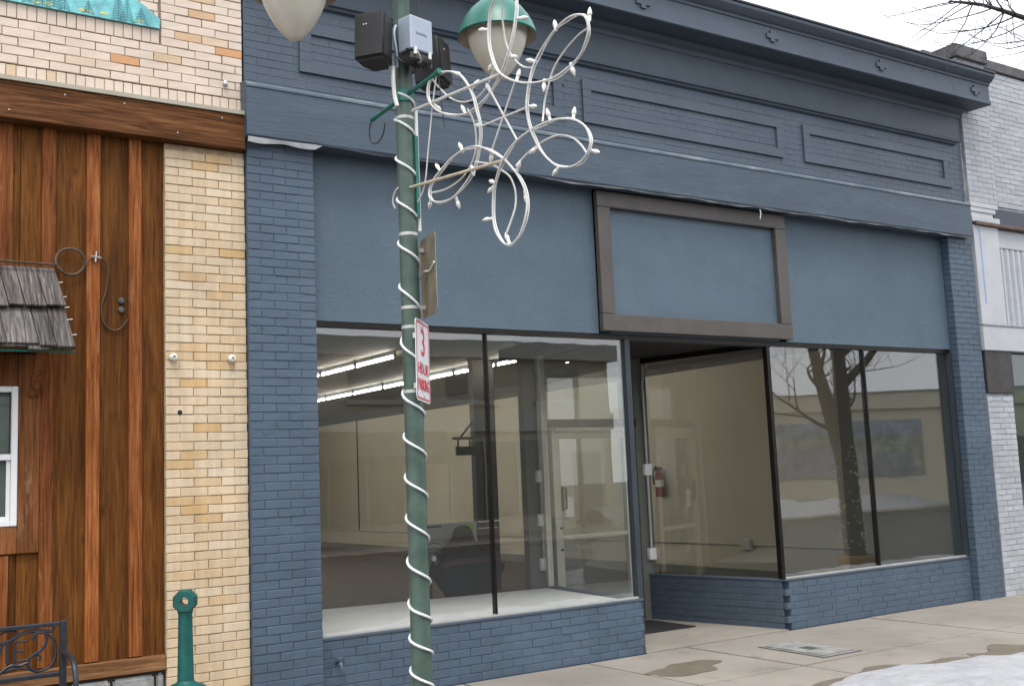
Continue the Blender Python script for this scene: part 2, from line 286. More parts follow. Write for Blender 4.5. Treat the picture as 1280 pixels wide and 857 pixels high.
# ------------------------------------------------------------------ mesh helpers
ORIGIN = {}
class MB:
    def __init__(s): s.v, s.f, s.mi = [], [], []
    def add(s, vs, fs, mi=0):
        o = len(s.v); s.v += [tuple(q) for q in vs]; s.f += [tuple(i+o for i in f) for f in fs]; s.mi += [mi]*len(fs); return s
    def box(s, x0, x1, y0, y1, z0, z1, mi=0):
        return s.add([(x0,y0,z0),(x1,y0,z0),(x1,y1,z0),(x0,y1,z0),(x0,y0,z1),(x1,y0,z1),(x1,y1,z1),(x0,y1,z1)],
                     [(0,3,2,1),(4,5,6,7),(0,1,5,4),(1,2,6,5),(2,3,7,6),(3,0,4,7)], mi)
    def prism(s, poly, a, axis='Z', b=None, mi=0):
        """closed polygon (ccw seen along +axis) extruded from a to b"""
        n = len(poly)
        def P(q, h): return {'Z': (q[0], q[1], h), 'X': (h, q[0], q[1]), 'Y': (q[0], h, q[1])}[axis]
        vs = [P(q, a) for q in poly] + [P(q, b) for q in poly]
        fs = [tuple(reversed(range(n))), tuple(range(n, 2*n))] + [(i, (i+1) % n, n+(i+1) % n, n+i) for i in range(n)]
        return s.add(vs, fs, mi)
    def tube(s, pts, r, seg=8, closed=False, mi=0, radii=None):
        pts = [Vector(p) for p in pts]; n = len(pts); o = len(s.v); up = None
        rings = []
        for i, p in enumerate(pts):
            if closed: t = pts[(i+1) % n]-pts[i-1]
            else: t = pts[min(i+1, n-1)]-pts[max(i-1, 0)]
            t = t.normalized() if t.length > 1e-9 else Vector((0, 0, 1))
            if up is None: up = t.orthogonal().normalized()
            else:
                up = up - t*up.dot(t); up = up.normalized() if up.length > 1e-6 else t.orthogonal().normalized()
            w = t.cross(up); rr = radii[i] if radii else r
            rings.append([p+(up*math.cos(a)+w*math.sin(a))*rr for a in [2*math.pi*k/seg for k in range(seg)]])
        for g in rings: s.v += [tuple(q) for q in g]
        m = n if closed else n-1
        for i in range(m):
            j = (i+1) % n
            for k in range(seg):
                s.f.append((o+i*seg+k, o+i*seg+(k+1) % seg, o+j*seg+(k+1) % seg, o+j*seg+k)); s.mi.append(mi)
        if not closed:
            s.f.append(tuple(o+k for k in reversed(range(seg)))); s.f.append(tuple(o+(n-1)*seg+k for k in range(seg))); s.mi += [mi, mi]
        return s
    def lathe(s, prof, c=(0,0,0), seg=24, mi=0, caps=True):
        o = len(s.v); n = len(prof)
        for (r, z) in prof:
            for k in range(seg):
                a = 2*math.pi*k/seg; s.v.append((c[0]+r*math.cos(a), c[1]+r*math.sin(a), c[2]+z))
        for i in range(n-1):
            for k in range(seg):
                s.f.append((o+i*seg+k, o+i*seg+(k+1) % seg, o+(i+1)*seg+(k+1) % seg, o+(i+1)*seg+k)); s.mi.append(mi)
        if caps:
            s.f.append(tuple(o+k for k in reversed(range(seg)))); s.f.append(tuple(o+(n-1)*seg+k for k in range(seg))); s.mi += [mi, mi]
        return s
    def xform(s, mat): s.v = [tuple(mat @ Vector(q)) for q in s.v]; return s
    def mesh(s, name, mats, smooth=False, bevel=0, off=(0,0,0), bseg=1):
        me = bpy.data.meshes.new(name)
        me.from_pydata([(q[0]-off[0], q[1]-off[1], q[2]-off[2]) for q in s.v], [], s.f)
        for mt in (mats if isinstance(mats, (list, tuple)) else [mats]): me.materials.append(MATS[mt])
        for pl, i in zip(me.polygons, s.mi): pl.material_index = i
        bm = bmesh.new(); bm.from_mesh(me); bmesh.ops.recalc_face_normals(bm, faces=bm.faces)
        if bevel:
            es = [e for e in bm.edges if len(e.link_faces) == 2 and e.calc_face_angle(0) > R(30)]
            bmesh.ops.bevel(bm, geom=es, offset=bevel, segments=bseg, affect='EDGES', clamp_overlap=True)
        bm.to_mesh(me); bm.free()
        if smooth:
            for pl in me.polygons: pl.use_smooth = True
            try: me.set_sharp_from_angle(angle=R(40))
            except Exception: pass
        me.update(); return me
    def build(s, name, mats, parent=None, smooth=False, bevel=0, bseg=1):
        off = root_loc(parent) if parent else (0, 0, 0)
        o = bpy.data.objects.new(name, s.mesh(name, mats, smooth, bevel, off, bseg)); COL.objects.link(o)
        if parent: o.parent = parent; ORIGIN[o.name] = off
        return o
def root_loc(o): return ORIGIN.get(o.name, (0, 0, 0))
def tag(o, label, cat, group=None, kind=None):
    if label: o['label'] = label
    if cat: o['category'] = cat
    if group: o['group'] = group
    if kind: o['kind'] = kind
    return o
def thing(name, loc, label, cat, group=None):
    o = bpy.data.objects.new(name, None); o.location = loc; o.empty_display_size = .1; COL.objects.link(o)
    ORIGIN[o.name] = tuple(loc); return tag(o, label, cat, group)
def bx(name, mat, parent, *d, bevel=0): return MB().box(*d).build(name, mat, parent, bevel=bevel)
def inst(name, me, parent, loc, rot=(0,0,0)):
    """an object with shared mesh data at a world place under its parent"""
    o = bpy.data.objects.new(name, me); COL.objects.link(o); off = root_loc(parent)
    o.parent = parent; o.location = (loc[0]-off[0], loc[1]-off[1], loc[2]-off[2]); o.rotation_euler = rot; ORIGIN[o.name] = off
    return o
def subst(pts, k=4, closed=False):
    """Catmull-Rom resampling"""
    P = [Vector(p) for p in pts]; n = len(P); out = []
    for i in range(n if closed else n-1):
        g = lambda j: P[j % n] if closed else P[max(0, min(n-1, j))]
        a, b, c, d = g(i-1), g(i), g(i+1), g(i+2)
        for q in range(k):
            t = q/k; out.append(.5*((2*b)+(-a+c)*t+(2*a-5*b+4*c-d)*t*t+(-a+3*b-3*c+d)*t**3))
    if not closed: out.append(P[-1])
    return out
# bricks -----------------------------------------------------------
BRICKS = {}
def brick_mesh(length, height, depth, mat, var, jit=.0016, cham=.003, kind='brick'):
    if jit < .001: cham = .0015
    key = (round(length, 3), round(height, 3), depth, mat, var, jit)
    if key in BRICKS: return BRICKS[key]
    rr = random.Random(str(key)); L2, H2 = length/2, height/2
    j = lambda: rr.uniform(-jit, jit)
    fr = [(-L2+cham+j(), 0+j()*.7, -H2+cham+j()), (L2-cham+j(), 0+j()*.7, -H2+cham+j()), (L2-cham+j(), 0+j()*.7, H2-cham+j()), (-L2+cham+j(), 0+j()*.7, H2-cham+j())]
    md = [(-L2+j(), cham, -H2+j()), (L2+j(), cham, -H2+j()), (L2+j(), cham, H2+j()), (-L2+j(), cham, H2+j())]
    bk = [(q[0], depth, q[2]) for q in md]
    mb = MB().add(fr+md+bk, [(0,1,2,3)] + [(4+i, 4+(i+1) % 4, (i+1) % 4, i) for i in range(4)] + [(8+i, 8+(i+1) % 4, 4+(i+1) % 4, 4+i) for i in range(4)])
    me = mb.mesh(kind, mat); BRICKS[key] = me; return me
class Wall:
    """collects brick places; the nearest are built as objects, the rest joined"""
    def __init__(s): s.items = []
    def lay(s, parent, u0, u1, z0, z1, org, ang, mat, course=.065, L=.205, joint=.009, depth=.03, jit=.0016, hole=None, vis=1.0, stagger=.5, proud=.002, tooth0=0, tooth1=0):
        """u runs along direction ang from org=(x,y); the brick faces lie on that line, facing right of it turned outwards (-normal)"""
        d = Vector((math.cos(ang), math.sin(ang))); rows = int((z1-z0)/course+.01); nrm = Vector((math.sin(ang), -math.cos(ang)))
        for k in range(rows):
            z = z0+(k+.5)*course; u = u0+(tooth0 if k % 2 == 0 else 0); first = True; uend = u1-(tooth1 if k % 2 == 0 else 0)
            while u < uend-.02:
                ln = L
                if first and k % 2: ln = L*stagger
                first = False
                e = min(u+ln, uend)
                if uend-e < .035: e = uend
                ln2 = e-u-joint; uc = (u+e)/2
                if ln2 > .02 and not (hole and hole(uc, z)):
                    pr = rnd.uniform(-proud, proud)
                    s.items.append((parent, (org[0]+d.x*uc+nrm.x*pr, org[1]+d.y*uc+nrm.y*pr, z), ang, ln2, course-joint, depth, mat, rnd.randrange(5), jit, vis))
                u = e
    def soldier(s, parent, u0, u1, z0, h, org, mat, w=.065, joint=.007, depth=.03, vis=1.0):
        u = u0
        while u < u1-.03:
            s.items.append((parent, (org[0]+u+w/2, org[1]+rnd.uniform(-.002, .002), z0+h/2), 0, w-joint, h-joint, depth, mat, rnd.randrange(5), .0016, vis)); u += w
    def finish(s, root, limit, restname):
        cam_p = Vector((0, -7.881, 1.65))
        def size(it):
            v = Vector(it[1])-cam_p; return it[3]*it[4]/v.length_squared*it[9]
        its = sorted(s.items, key=size, reverse=True)
        rest = {}
        for i, (par, loc, ang, ln, h, dep, mat, var, jit, vis) in enumerate(its):
            me = brick_mesh(round(ln, 2) if ln < .19 else ln, h, dep, mat, var, jit)
            if i < limit and vis > 0: inst('brick', me, par, loc, (0, 0, ang))
            else: rest.setdefault(mat, []).append((me, loc, ang))
        if rest:
            mb = MB(); ms = list(rest)
            for mi, mt in enumerate(ms):
                for me, loc, ang in rest[mt]:
                    T = Matrix.Translation(loc) @ Matrix.Rotation(ang, 4, 'Z')
                    mb.add([T @ v.co for v in me.vertices], [tuple(p.vertices) for p in me.polygons], mi)
            o = mb.build(restname, ms, root); o['kind'] = 'stuff'

# ================================================================== SETTING
ground = tag(MB().box(-120, 160, -140, 120, -.6, -.2).build('ground', 'asphalt'), 'flat ground below the street and the buildings', None, kind='structure')
road = tag(MB().box(-40, 90, -15.5, -3.45, -.19, -.13).build('road', 'asphalt'), 'dark asphalt road in front of the pavement', None, kind='structure')
kerb = tag(MB().box(-40, 90, -3.448, -3.30, -.19, -.004).build('kerb', 'concrete', bevel=.015), 'concrete kerb along the pavement edge', None, kind='structure')
pave = bpy.data.objects.new('pavement', None); COL.objects.link(pave); tag(pave, 'concrete slab pavement before the storefronts', None, kind='structure')
MB().box(-8, 40, -3.29, .0, -.19, -.03).build('bedding', 'joint_dirt', pave)
xs = [-8, -4.4, -1.8, -.5, .78, 2.05, 3.33, 4.6, 5.87, 7.03, 8.32, 9.62, 10.9, 12.2, 13.5, 14.8, 16.1, 20, 30, 40]
ysl = [-3.29, -2.86, -1.43, -.012]
for i in range(len(xs)-1):
    for j in range(3):
        g = .011
        me = MB().box(xs[i]+g, xs[i+1]-g, ysl[j]+g, ysl[j+1]-g, -.12, 0)
        t = [rnd.uniform(-.003, .002) for _ in range(4)]
        for q, k in ((4, 0), (5, 1), (6, 2), (7, 3)):
            v = me.v[q]; me.v[q] = (v[0], v[1], v[2]+t[k])
        me.build('slab', 'concrete', pave, bevel=.0025)
far_pave = tag(MB().box(-40, 90, -19.0, -15.5, -.19, .0).build('far_pavement', 'concrete'), 'pavement on the far side of the road', None, kind='structure')

# ================================================================== TIMBER AND BRICK BUILDING (left)
tb = thing('timber_and_brick_building', (0, 0, 0), 'cream brick building with brown board and batten siding and shingle awning', 'building')
core = MB().box(-1.2, 2.80, .04, 3, -.1, 7.2).build('core', 'mortar_tan', tb)
up = MB().box(-1.2, 2.80, -.048, .035, 4.46, 6.4).build('upper_wall', 'mortar_brown', tb)
pl = MB().box(2.206, 2.806, -.046, .036, -.08, 4.185).build('pilaster', 'mortar_tan', tb)
W = Wall()
inm = lambda u, z: u < 2.175 and z > 5.02
Y0 = -.058
W.soldier(up, 1.0, 2.80, 4.475, .125, (0, Y0), 'cream_brick_upper')
W.lay(up, 1.0, 2.80, 4.605, 4.605+.065*5, (0, Y0), 0, 'cream_brick_upper', joint=.0052)
W.lay(up, 2.18, 2.80, 4.93, 5.65, (0, Y0), 0, 'cream_brick_upper', joint=.0052)
W.soldier(up, 1.0, 2.17, 4.932, .115, (0, Y0), 'cream_brick_upper')
W.lay(up, 1.0, 2.165, 5.055, 5.65, (0, Y0+.004), 0, 'cream_brick_upper', joint=.0052)
W.lay(pl, 2.206, 2.806, -.02, 4.185, (0, Y0), 0, 'cream_brick_lower', joint=.0048, L=.2)
# out of the frame to the left and above
W.lay(up, -1.2, 1.0, 4.475, 6.3, (0, Y0), 0, 'cream_brick_upper', vis=0)
W.lay(up, 1.0, 2.80, 5.655, 6.35, (0, Y0), 0, 'cream_brick_upper', vis=0)
W.finish(tb, 300, 'outlying_brickwork')
# boards, battens and rails
bx('backing', 'board', tb, -1.2, 2.206, .005, .036, .4, 4.2)
edges = [-1.07, -.78, -.49, -.20, .09, .38, .67, .96, 1.145, 1.2385, 1.42, 1.715, 2.0, 2.203]
for a, c in zip(edges, edges[1:]):
    if c < .2 or a > 1.2: bx('board', 'board', tb, a+.002, c-.002, -.016, .0045, .52, 4.195, bevel=.002)
    else:
        for z0, z1 in ((.52, 1.30), (2.56, 4.195)): bx('board', 'board', tb, a+.002, c-.002, -.016, .0045, z0, z1, bevel=.002)
for xc in (-.9, -.61, -.32, -.03, .26, .55, .84, 1.145, 1.418, 1.712, 2.0):
    top = 4.19
    mb = MB().box(xc-.045, xc+.045, -.044, -.0165, .535, top)
    if abs(xc-1.145) < .01 or (0.2 < xc < 1.14):
        MB().box(xc-.045, xc+.045, -.044, -.0165, .535, 1.275).build('batten', 'batten', tb, bevel=.003)
        MB().box(xc-.045, xc+.045, -.044, -.0165, 2.6, top).build('batten', 'batten', tb, bevel=.003)
    else: mb.build('batten', 'batten', tb, bevel=.003)
bx('bottom_rail', 'rail', tb, -1.2, 2.20, -.062, -.0, .425, .528, bevel=.005)
bx('header_beam', 'beam', tb, -1.2, 2.795, -.135, .0, 4.19, 4.455, bevel=.008)
MB().add([(-1.2,-.15,4.457),(2.81,-.15,4.457),(2.81,-.15,4.488),(-1.2,-.15,4.488),(-1.2,-.05,4.50),(2.81,-.05,4.50),(2.81,-.05,4.457),(-1.2,-.05,4.457)],
         [(0,1,2,3),(3,2,5,4),(0,7,6,1),(1,6,5,2),(0,3,4,7)]).build('drip_flashing', 'flashing', tb)
# nail heads on the beam
for i in range(5):
    x = 1.15+i*.37+rnd.uniform(-.03, .03); z = 4.41 if i % 3 else 4.25
    MB().lathe([(.003, 0), (.0055, .002), (.0055, .006)], seg=8).xform(Matrix.Translation((x, -.134, z)) @ Matrix.Rotation(R(90), 4, 'X')).build('nail_head', 'galv', tb)
# stone footing
sf = bx('stone_footing', 'joint_dirt', tb, -1.2, 2.204, -.02, .036, -.08, .424)
rs = random.Random(3)
z = -.02
for k, h in enumerate((.15, .13, .15)):
    u = -1.2+rs.uniform(0, .1)
    while u < 2.19:
        ln = rs.uniform(.22, .42); e = min(u+ln, 2.2)
        if e-u > .06:
            mb = MB().box(u+.008, e-.008, -.05-rs.uniform(0, .02), -.015, z+.007, z+h-.007)
            mb.v = [(a+rs.uniform(-.008, .008), b_+rs.uniform(-.006, .006), c+rs.uniform(-.006, .006)) for a, b_, c in mb.v]
            mb.build('stone', 'stone', sf, bevel=.014, bseg=2)
        u = e
    z += h
# window with white frame and timber casing
for d in ((1.237, 1.372, -.05, -.0165, 1.285, 2.60), (.2, 1.2365, -.05, -.0165, 1.285, 1.462), (.2, 1.2365, -.05, -.0165, 2.385, 2.6), (.07, .199, -.05, -.0165, 1.285, 2.6)):
    bx('window_casing', 'trim', tb, *d, bevel=.004)
wd = MB().box(.205, 1.2355, -.012, .0, 1.463, 2.384).build('window', 'glass_dark', tb)
for d in ((1.198, 1.2362, -.056, -.0125, 1.464, 2.383), (.205, 1.1975, -.056, -.0125, 2.345, 2.383), (.205, 1.1975, -.056, -.0125, 1.464, 1.502), (.205, .243, -.055, -.0125, 1.503, 2.344), (.244, 1.1975, -.052, -.0125, 1.895, 1.935)):
    bx('frame', 'vinyl', wd, *d, bevel=.004)
for d in ((1.172, 1.197, -.03, -.0125, 1.503, 1.894), (.25, 1.1715, -.03, -.0125, 1.503, 1.528)):
    bx('sash', 'vinyl', wd, *d, bevel=.003)
bx('blind', 'board_grey', wd, .25, 1.19, .001, .0045, 1.47, 2.38)
# shingle awning
aw = bx('awning_deck', 'rail', tb, .1, 1.40, -.40, -.045, 2.63, 2.66)
def awn_pt(x, t, out=0):      # t 0 at wall top, 1 at the eave
    return (x+.055*t, -.06-.38*t-out*.82, 3.17-.56*t+out*.57)
MB().add([awn_pt(.1, 0, -.02), awn_pt(1.44, 0, -.02), awn_pt(1.44, 1, -.02), awn_pt(.1, 1, -.02), awn_pt(.1, 0, -.035), awn_pt(1.44, 0, -.035), awn_pt(1.44, 1, -.035), awn_pt(.1, 1, -.035)],
         [(0,1,2,3),(7,6,5,4),(0,4,5,1),(1,5,6,2),(2,6,7,3),(3,7,4,0)]).build('awning_sheathing', 'rail', tb)
for (t0, t1, lift) in ((.58, 1.04, .012), (.46, 1.02, .034), (-.02, .56, .06)):
    u = .08 + rs.uniform(0, .05)
    while u < 1.44:
        w = rs.choice((.1, .13, .16, .19)); e = u+w
        if 1.455-e < .06: e = 1.455
        tt = t1+rs.uniform(-.025, .025); th = .016+rs.uniform(0, .006); lf = lift+rs.uniform(-.003, .003)
        n = 3; vs = []
        for (t, o) in ((t0, 0), (t0, -.008), (tt, lf), (tt, lf-th)):
            for q in (u+.003, e-.003): vs.append(awn_pt(q, t, o if t != t0 else (lift*.35+o)))
        MB().add(vs, [(0,1,5,4),(2,6,7,3),(4,5,7,6),(0,2,3,1),(0,4,6,2),(1,3,7,5)]).build('shingle', 'shingle', tb, bevel=.002)
        u = e
MB().tube([awn_pt(.05, 0, .065), awn_pt(.6, -.01, .075), awn_pt(1.46, 0, .068)], .008, 6).build('ridge_wire', 'wire_brown', tb)
MB().tube([awn_pt(.1, 1.03, -.03), awn_pt(1.46, 1.03, -.03)], .007, 6).build('eave_wire', 'lamp_green', tb)
for t in (.18, .38, .52, .68, .88):
    a = awn_pt(1.445, t, .02); MB().tube([a, (a[0]+.035, a[1]-.004, a[2]+.006)], .0025, 5).build('shingle_nail', 'insul', tb)
bk = MB().add([(1.30,-.05,2.34),(1.36,-.05,2.34),(1.36,-.05,2.60),(1.30,-.05,2.60),(1.30,-.05,2.30),(1.30,-.36,2.60),(1.36,-.36,2.60),(1.36,-.05,2.3),(1.30,-.3,2.60),(1.36,-.3,2.60)], [(4,7,6,5),(4,5,8,0),(7,1,9,6),(0,8,9,1),(5,6,9,8)])
bk.build('awning_bracket', 'trim', tb)
# caps, hole, hook
for x in (2.255, 2.685):
    MB().lathe([(.012, 0), (.026, .004), (.028, .03), (.02, .036), (.019, .05), (.012, .052), (.011, .03)], seg=14).xform(Matrix.Translation((x, -.058, 2.6)) @ Matrix.Rotation(R(90), 4, 'X')).build('conduit_cap', 'insul', tb, smooth=True)
MB().lathe([(.016, 0), (.018, .003), (.012, .004)], seg=12).xform(Matrix.Translation((2.305, -.0585, 2.205)) @ Matrix.Rotation(R(90), 4, 'X')).build('drilled_hole', 'rubber', tb)
MB().lathe([(.008, 0), (.018, .004), (.018, .03), (.01, .034)], seg=10).xform(Matrix.Translation((2.66, -.058, 4.71)) @ Matrix.Rotation(R(90), 4, 'X')).build('wall_anchor', 'steel', tb)
# painted relief above the soldier course
def mur(px, py):     # metres on the wall
    return px, py
mu = thing('wall_mural', (1.6, -.06, 5.05), 'turquoise lake and pine tree mural panel on the cream brick', 'mural')
MB().prism([(.2, 5.045), (2.165, 5.045), (2.168, 5.12), (2.12, 5.15), (2.07, 5.19), (2.02, 5.22), (1.96, 5.245), (1.88, 5.27), (1.80, 5.29), (1.74, 5.255), (1.70, 5.215), (1.66, 5.20), (1.62, 5.225), (1.56, 5.28), (1.40, 5.36), (.9, 5.6), (.2, 5.7)], -.062, 'Y', -.082).build('panel', 'mural_teal', mu)
rm = random.Random(11)
for (x, z0, h, w) in ((1.27, 5.055, .22, .09), (1.355, 5.05, .3, .1), (1.43, 5.05, .34, .1), (1.66, 5.055, .10, .085), (1.87, 5.05, .24, .1), (1.93, 5.05, .2, .1), (2.03, 5.055, .13, .1), (1.15, 5.06, .2, .08), (1.50, 5.05, .15, .07)):
    mb = MB(); k = 0; zz = z0+.012
    while zz < z0+h-.01:
        f = 1-(zz-z0)/h; ww = w*.5*f+.006
        for sgn in (-1, 1):
            mb.add([(x, -.0825, zz+.012), (x, -.0845, zz+.004), (x+sgn*ww, -.0845, zz-.012*f-.004), (x+sgn*ww, -.0825, zz-.004)], [(0, 1, 2, 3)])
        zz += .019
    mb.add([(x-.003, -.0845, z0), (x+.003, -.0845, z0), (x+.001, -.0845, z0+h), (x-.001, -.0845, z0+h)], [(0, 1, 2, 3)])
    mb.build('painted_pine', 'mural_pine', mu)
for i in range(6):
    x = 1.2+rm.uniform(0, .85); z = 5.05+rm.uniform(0, .03); MB().prism([(x, z), (x+.05, z-.003), (x+.07, z+.012), (x+.02, z+.02)], -.0822, 'Y', -.0832).build('painted_grass', 'mural_yellow', mu)
# iron ring and cable on the siding
cb = thing('wall_cable', (1.72, -.05, 2.8), 'looped brown cable and ring hung on the wood siding above awning', 'cable')
ring = [(1.555+.095*math.cos(a), -.058-.01*math.sin(a*2), 3.25+.092*math.sin(a)) for a in [2*math.pi*k/28 for k in range(28)]]
MB().tube(ring, .010, 7, closed=True).build('ring', 'wire_brown', cb, smooth=True)
MB().tube(subst([(1.648, -.06, 3.235), (1.68, -.062, 3.27), (1.715, -.064, 3.295), (1.775, -.05, 3.285), (1.81, -.04, 3.24), (1.812, -.035, 3.17), (1.80, -.03, 3.06), (1.775, -.03, 2.98), (1.768, -.03, 2.90), (1.79, -.03, 2.83), (1.835, -.03, 2.79), (1.89, -.03, 2.795), (1.93, -.034, 2.84), (1.945, -.04, 2.87)]), .0055, 6).build('cable', 'wire_brown', cb, smooth=True)
MB().tube([(1.69, -.062, 3.297), (1.76, -.062, 3.290)], .008, 6).tube([(1.722, -.062, 3.26), (1.728, -.062, 3.335)], .006, 6).build('clip', 'steel', cb)
for z in (3.0, 2.935):
    MB().lathe([(.02, 0), (.024, .006), (.02, .018), (.008, .02)], seg=10).xform(Matrix.Translation((1.905, -.017, z)) @ Matrix.Rotation(R(90), 4, 'X')).build('anchor_bolt', 'iron_cover', cb, smooth=True)

# ================================================================== BLUE STOREFRONT (centre)
bs = thing('blue_storefront', (0, 0, 0), 'vacant one storey storefront painted slate blue with large display windows', 'building')
X0, X1 = 2.812, 11.975
# shell of the shop: side walls, roof, back
bx('side_wall', 'wall_beige', bs, 2.83, 3.02, .16, 20.2, -.1, 5.6)
bx('side_wall', 'wall_beige', bs, 11.85, 11.97, .16, 20.2, -.1, 5.6)
bx('back_wall', 'wall_beige', bs, 3.021, 11.849, 20.0, 20.2, -.1, 5.6)
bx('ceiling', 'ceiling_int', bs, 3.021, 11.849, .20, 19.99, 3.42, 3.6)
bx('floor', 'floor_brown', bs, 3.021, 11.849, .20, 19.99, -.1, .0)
bx('roof', 'coping', bs, 2.83, 11.97, .14, 20.2, 5.61, 5.7)
# piers
BW = Wall()
pL = bx('pier', 'blue_brick', bs, X0, 3.352, -.0925, .15, -.05, 4.35)
pR = bx('pier', 'blue_brick', bs, 11.51, X1, -.0925, .15, -.05, 4.35)
BW.lay(pL, X0, 3.355, -.01, 4.30, (0, -.098), 0, 'blue_brick', joint=.006, depth=.02, jit=.0016)
BW.lay(pR, 11.508, X1, -.01, 4.30, (0, -.098), 0, 'blue_brick', joint=.006, depth=.02, jit=.0016)
BW.lay(pR, 0, .10, -.01, 4.30, (11.502, .0), R(-90), 'blue_brick', joint=.006, depth=.02, jit=.0016, vis=.05)
# bulkheads under the glass
bL = bx('bulkhead', 'blue_brick', bs, 3.353, 6.53, .0055, .12, -.05, .468)
bR = bx('bulkhead', 'blue_brick', bs, 8.47, 11.509, .0055, .12, -.05, .478)
BW.lay(bL, 3.357, 6.545, -.004, .452+.02, (0, 0), 0, 'blue_brick', course=.0675, tooth1=.03, joint=.006, depth=.02, jit=.0016)
BW.lay(bR, 8.425, 11.505, -.004, .475, (0, 0), 0, 'blue_brick', course=.0675, tooth0=.05, joint=.006, depth=.02, jit=.0016)
bx('sill', 'blue_paint', bs, 3.353, 6.555, -.006, .13, .4685, .492, bevel=.004)
bx('sill', 'blue_paint', bs, 8.42, 11.509, -.006, .13, .4785, .500, bevel=.004)
# splayed recess: left side runs (6.55,0)->(6.75,1.66), right side (8.42,0)->(8.06,1.75)
aR = math.atan2(1.75, 8.06-8.425); lR = math.hypot(1.75, 8.425-8.06)
aL = math.atan2(1.66, .20); lL = math.hypot(1.66, .2)
def strip(o, ang, u0, u1, w0, w1, z0, z1):
    d = Vector((math.cos(ang), math.sin(ang))); n = Vector((math.sin(ang), -math.cos(ang)))
    P = [(o[0]+d.x*u+n.x*w, o[1]+d.y*u+n.y*w) for u, w in ((u0, w0), (u1, w0), (u1, w1), (u0, w1))]
    return MB().add([(p[0], p[1], z0) for p in P]+[(p[0], p[1], z1) for p in P], [(0,1,2,3),(4,5,6,7),(0,1,5,4),(1,2,6,5),(2,3,7,6),(3,0,4,7)])
# right side of the recess faces -X: its line is walked from the back to the front
oR = (8.06, 1.75); aRb = math.atan2(-1.75, 8.425-8.06)
rb = strip(oR, aRb, .0, lR-.06, -.11, -.0055, -.05, .478).build('recess_bulkhead', 'blue_brick', bs)
BW.lay(rb, .0, lR, -.004, .475, oR, aRb, 'blue_brick_worn', course=.0675, tooth1=.05, joint=.006, depth=.02, jit=.0016)
strip(oR, aRb, .0, lR+.0, -.115, .006, .4785, .5).build('recess_sill', 'blue_paint', bs, bevel=.004)
lb = strip((6.55, .01), aL, .0, lL, -.11, -.0, -.05, .468).build('recess_bulkhead', 'blue_brick', bs)
BW.lay(lb, .0, lL, -.004, .47, (6.553, .0), aL, 'blue_brick_worn', course=.0675, joint=.007, depth=.012, jit=.002, vis=0)
strip((6.55, .0), aL, .0, lL, -.115, .006, .4685, .492).build('recess_sill', 'blue_paint', bs, bevel=.004)
MB().prism([(6.56, .0), (8.42, .0), (8.06, 1.85), (6.77, 1.85)], -.1, 'Z', .006).build('recess_floor', 'concrete', bs)
# parapet
pa = bx('parapet', 'blue_brick', bs, X0+.002, X1+.03, -.0475, .13, 4.35, 6.0)
rings = ((3.27, 5.86), (6.10, 8.80), (9.12, 11.70))
BW.lay(pa, X0+.002, X1+.03, 4.71, 5.47, (0, -.05), 0, 'blue_brick_worn', joint=.0032, depth=.02, jit=.0012, vis=.15, proud=.001)
for a, c in rings:
    for (q0, q1, z0, z1) in ((a, c, 4.915, 5.01), (a, c, 5.24, 5.335)):
        u = q0
        while u < q1-.02:
            BW.items.append((pa, (u+.0335, -.072, (z0+z1)/2), 0, .0655, z1-z0-.001, .025, 'blue_brick_worn', rnd.randrange(5), .0007, .15)); u += .067
    for (q0, q1) in ((a, a+.1), (c-.1, c)):
        for k in range(3):
            BW.items.append((pa, ((q0+q1)/2, -.072, 5.01+.0385+k*.0767), 0, .099, .0757, .025, 'blue_brick_worn', rnd.randrange(5), .0007, .15))
BW.finish(bs, 300, 'outlying_brickwork')
bx('frieze', 'blue_paint', bs, X0-.01, X1+.035, -.064, -.048, 5.53, 5.88)
def prof(name, mat, poly, x0, x1, parent=bs): return MB().prism(poly, x0, 'X', x1).build(name, mat, parent)
prof('string_moulding', 'blue_paint', [(-.043, 5.465), (-.085, 5.475), (-.092, 5.492), (-.118, 5.5), (-.125, 5.53), (-.10, 5.538), (-.063, 5.552), (-.043, 5.552)], X0-.01, X1-.10)
prof('bed_moulding', 'blue_paint', [(-.043, 5.82), (-.075, 5.83), (-.085, 5.87), (-.14, 5.895), (-.15, 5.935), (-.043, 5.94)], X0-.01, X1+.04)
co = prof('cornice', 'blue_paint', [(-.04, 5.942), (-.385, 5.930), (-.40, 5.938), (-.40, 5.975), (-.385, 5.982), (-.385, 6.17), (-.40, 6.178), (-.405, 6.20), (-.43, 6.212), (-.455, 6.235), (-.478, 6.262), (-.485, 6.29), (-.465, 6.30), (-.04, 6.33)], X0-.06, 12.19)
bx('cornice_cap', 'blue_dark', bs, X0-.07, 12.21, -.492, .1, 6.301, 6.325, bevel=.004)
for xc in (3.1, 4.87, 6.63, 8.38, 10.13, 11.9):
    mb = MB()
    for k, (w, z0, z1) in enumerate(((.03, 6.015, 6.0495), (.085, 6.05, 6.10), (.03, 6.1005, 6.135))):
        mb.box(xc-w, xc-.001 if 0 else xc+w, -.403, -.384, z0, z1)
    mb.build('cross_ornament', 'blue_paint', bs)
# ledge over the sign band
MB().prism([(.0, 4.29), (-.185, 4.285), (-.195, 4.30), (-.195, 4.69), (-.185, 4.702), (-.05, 4.735), (.0, 4.735)], X0-.03, 'X', 11.875).build('ledge', 'blue_timber', bs)
MB().prism([(-.187, 4.7035), (-.199, 4.690), (-.199, 4.675), (-.203, 4.675), (-.203, 4.693), (-.187, 4.712), (-.06, 4.742), (-.06, 4.737)], X0-.032, 'X', 11.877).build('ledge_flashing', 'drip_edge', bs)
